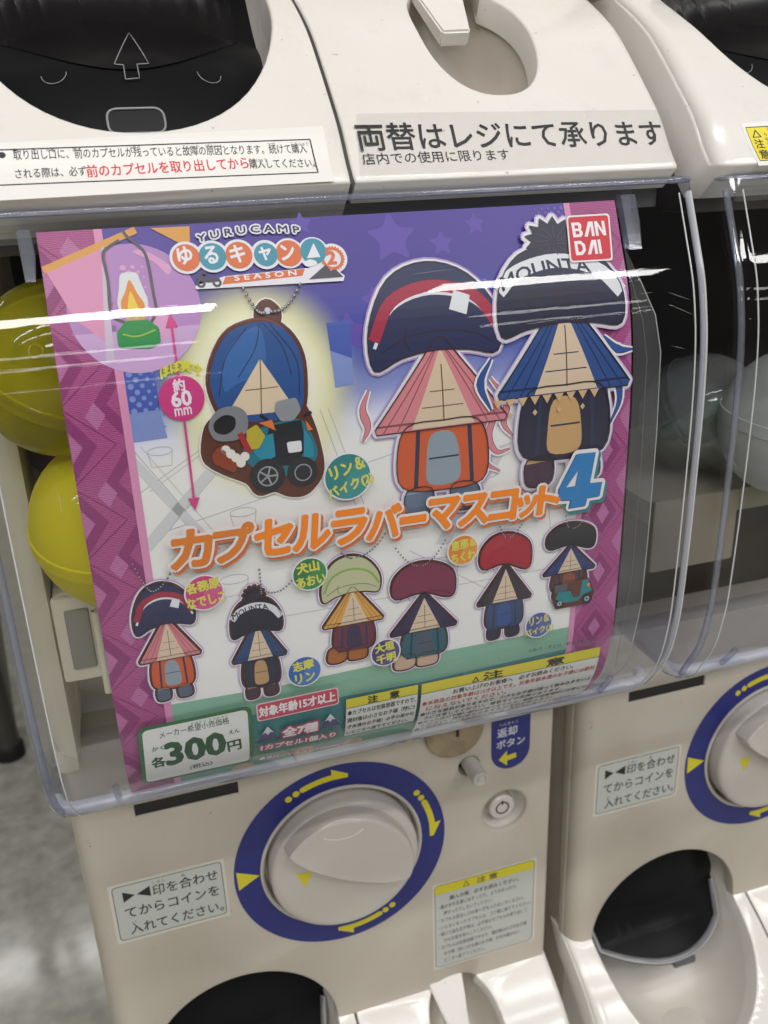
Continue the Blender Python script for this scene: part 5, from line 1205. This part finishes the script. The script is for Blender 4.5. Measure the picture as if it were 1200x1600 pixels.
capsule('toy_capsule', 'lower yellow capsule beneath the other, left of the display card', 'capsule', (-.0585, -.046, -.0215), .0318, YE, YE, 'yellow capsules in the left machine', (.25, -.18, .5), leaflet(principled('leaf_yellow', '#c9bf1c', .5)), 1.05)
capsule('toy_capsule', 'purple capsule behind the yellow ones at the left edge', 'capsule', (-.0665, .014, .0060), .0290, PU, PU, None, (.4, .2, 0), None, 1.0)
capsule('toy_capsule', 'large milky white capsule at the right edge of the photo', 'capsule', (.2545, -.046, -.0200), .0330, CLW, CLM, 'clear capsules in the right machine', (.12, .1, .3), leaflet(principled('leaf_pale', '#b9bdb8', .5)), 1.05)
capsule('toy_capsule', 'clear greenish capsule between the two covers', 'capsule', (.2400, .004, -.0260), .0300, CL, CL, 'clear capsules in the right machine', (.9, .4, .3), leaflet(principled('leaf_green', '#8aa08c', .5)), 1.05)

WC = bpy.data.objects['toy_capsule.003']
lathe('toy_detail', [(.0001, 0), (.004, .0006), (.0052, .0022), (.0040, .004), (.0001, .0046)], (-.0105, -.0338, .0085), principled('toy_black', '#17161a', .25), WC, 20)
sc_ = Sheet(CARD)
for a_, b_ in zip(*[iter([(218.36, 36.58), (227.34, 39.9), (218.3, 40.84), (228.71, 45.5), (218.89, 55.89), (224.58, 57.39), (206.02, 36.32), (211.52, 36.04), (206.62, 42.47), (208.86, 41.72), (119.17, 22.94), (133.53, 22.2), (-5.36, 79.57), (-5.19, 88.36)])] * 2): sc_.stroke([a_, lerp(a_, b_, .5), b_], .35, taper=.7)
sc_.build('cover_scratch', clear_plastic('scratch_white', (.9, .9, .9), (.9, .9, .9), milk=.13, milkcol=(.8, .8, .8)), M1, 79)
# ================================================================== floor and what stands on it
FZ = -0.62
V = [(-6, -6, FZ), (6, -6, FZ), (6, 6, FZ), (-6, 6, FZ)]
fo = mesh('floor', V, [(0, 1, 2, 3)], FLOORM, None, smooth=False); fo['kind'] = 'structure'
sl = thing('display_stand', 'dark metal stand leg on the grey floor beyond the left cover edge', 'stand', (-.245, .72, FZ))
tube('leg', [(0, 0, .004), (-.012, .01, .30), (-.03, .03, .62)], .016, principled('dark_metal', '#55544f', .35, Metallic=.5), sl, 12)
tube('leg', [(.0, .02, .004), (.012, .06, .30), (.012, .10, .62)], .010, principled('stand_pale', '#9b9a94', .3, Metallic=.5), sl, 12)
lathe('foot', [(.019, 0), (.019, .016), (.015, .020), (0, .020)], (0, 0, 0), principled('rubber', '#191817', .7), sl, 20, axis='Z')
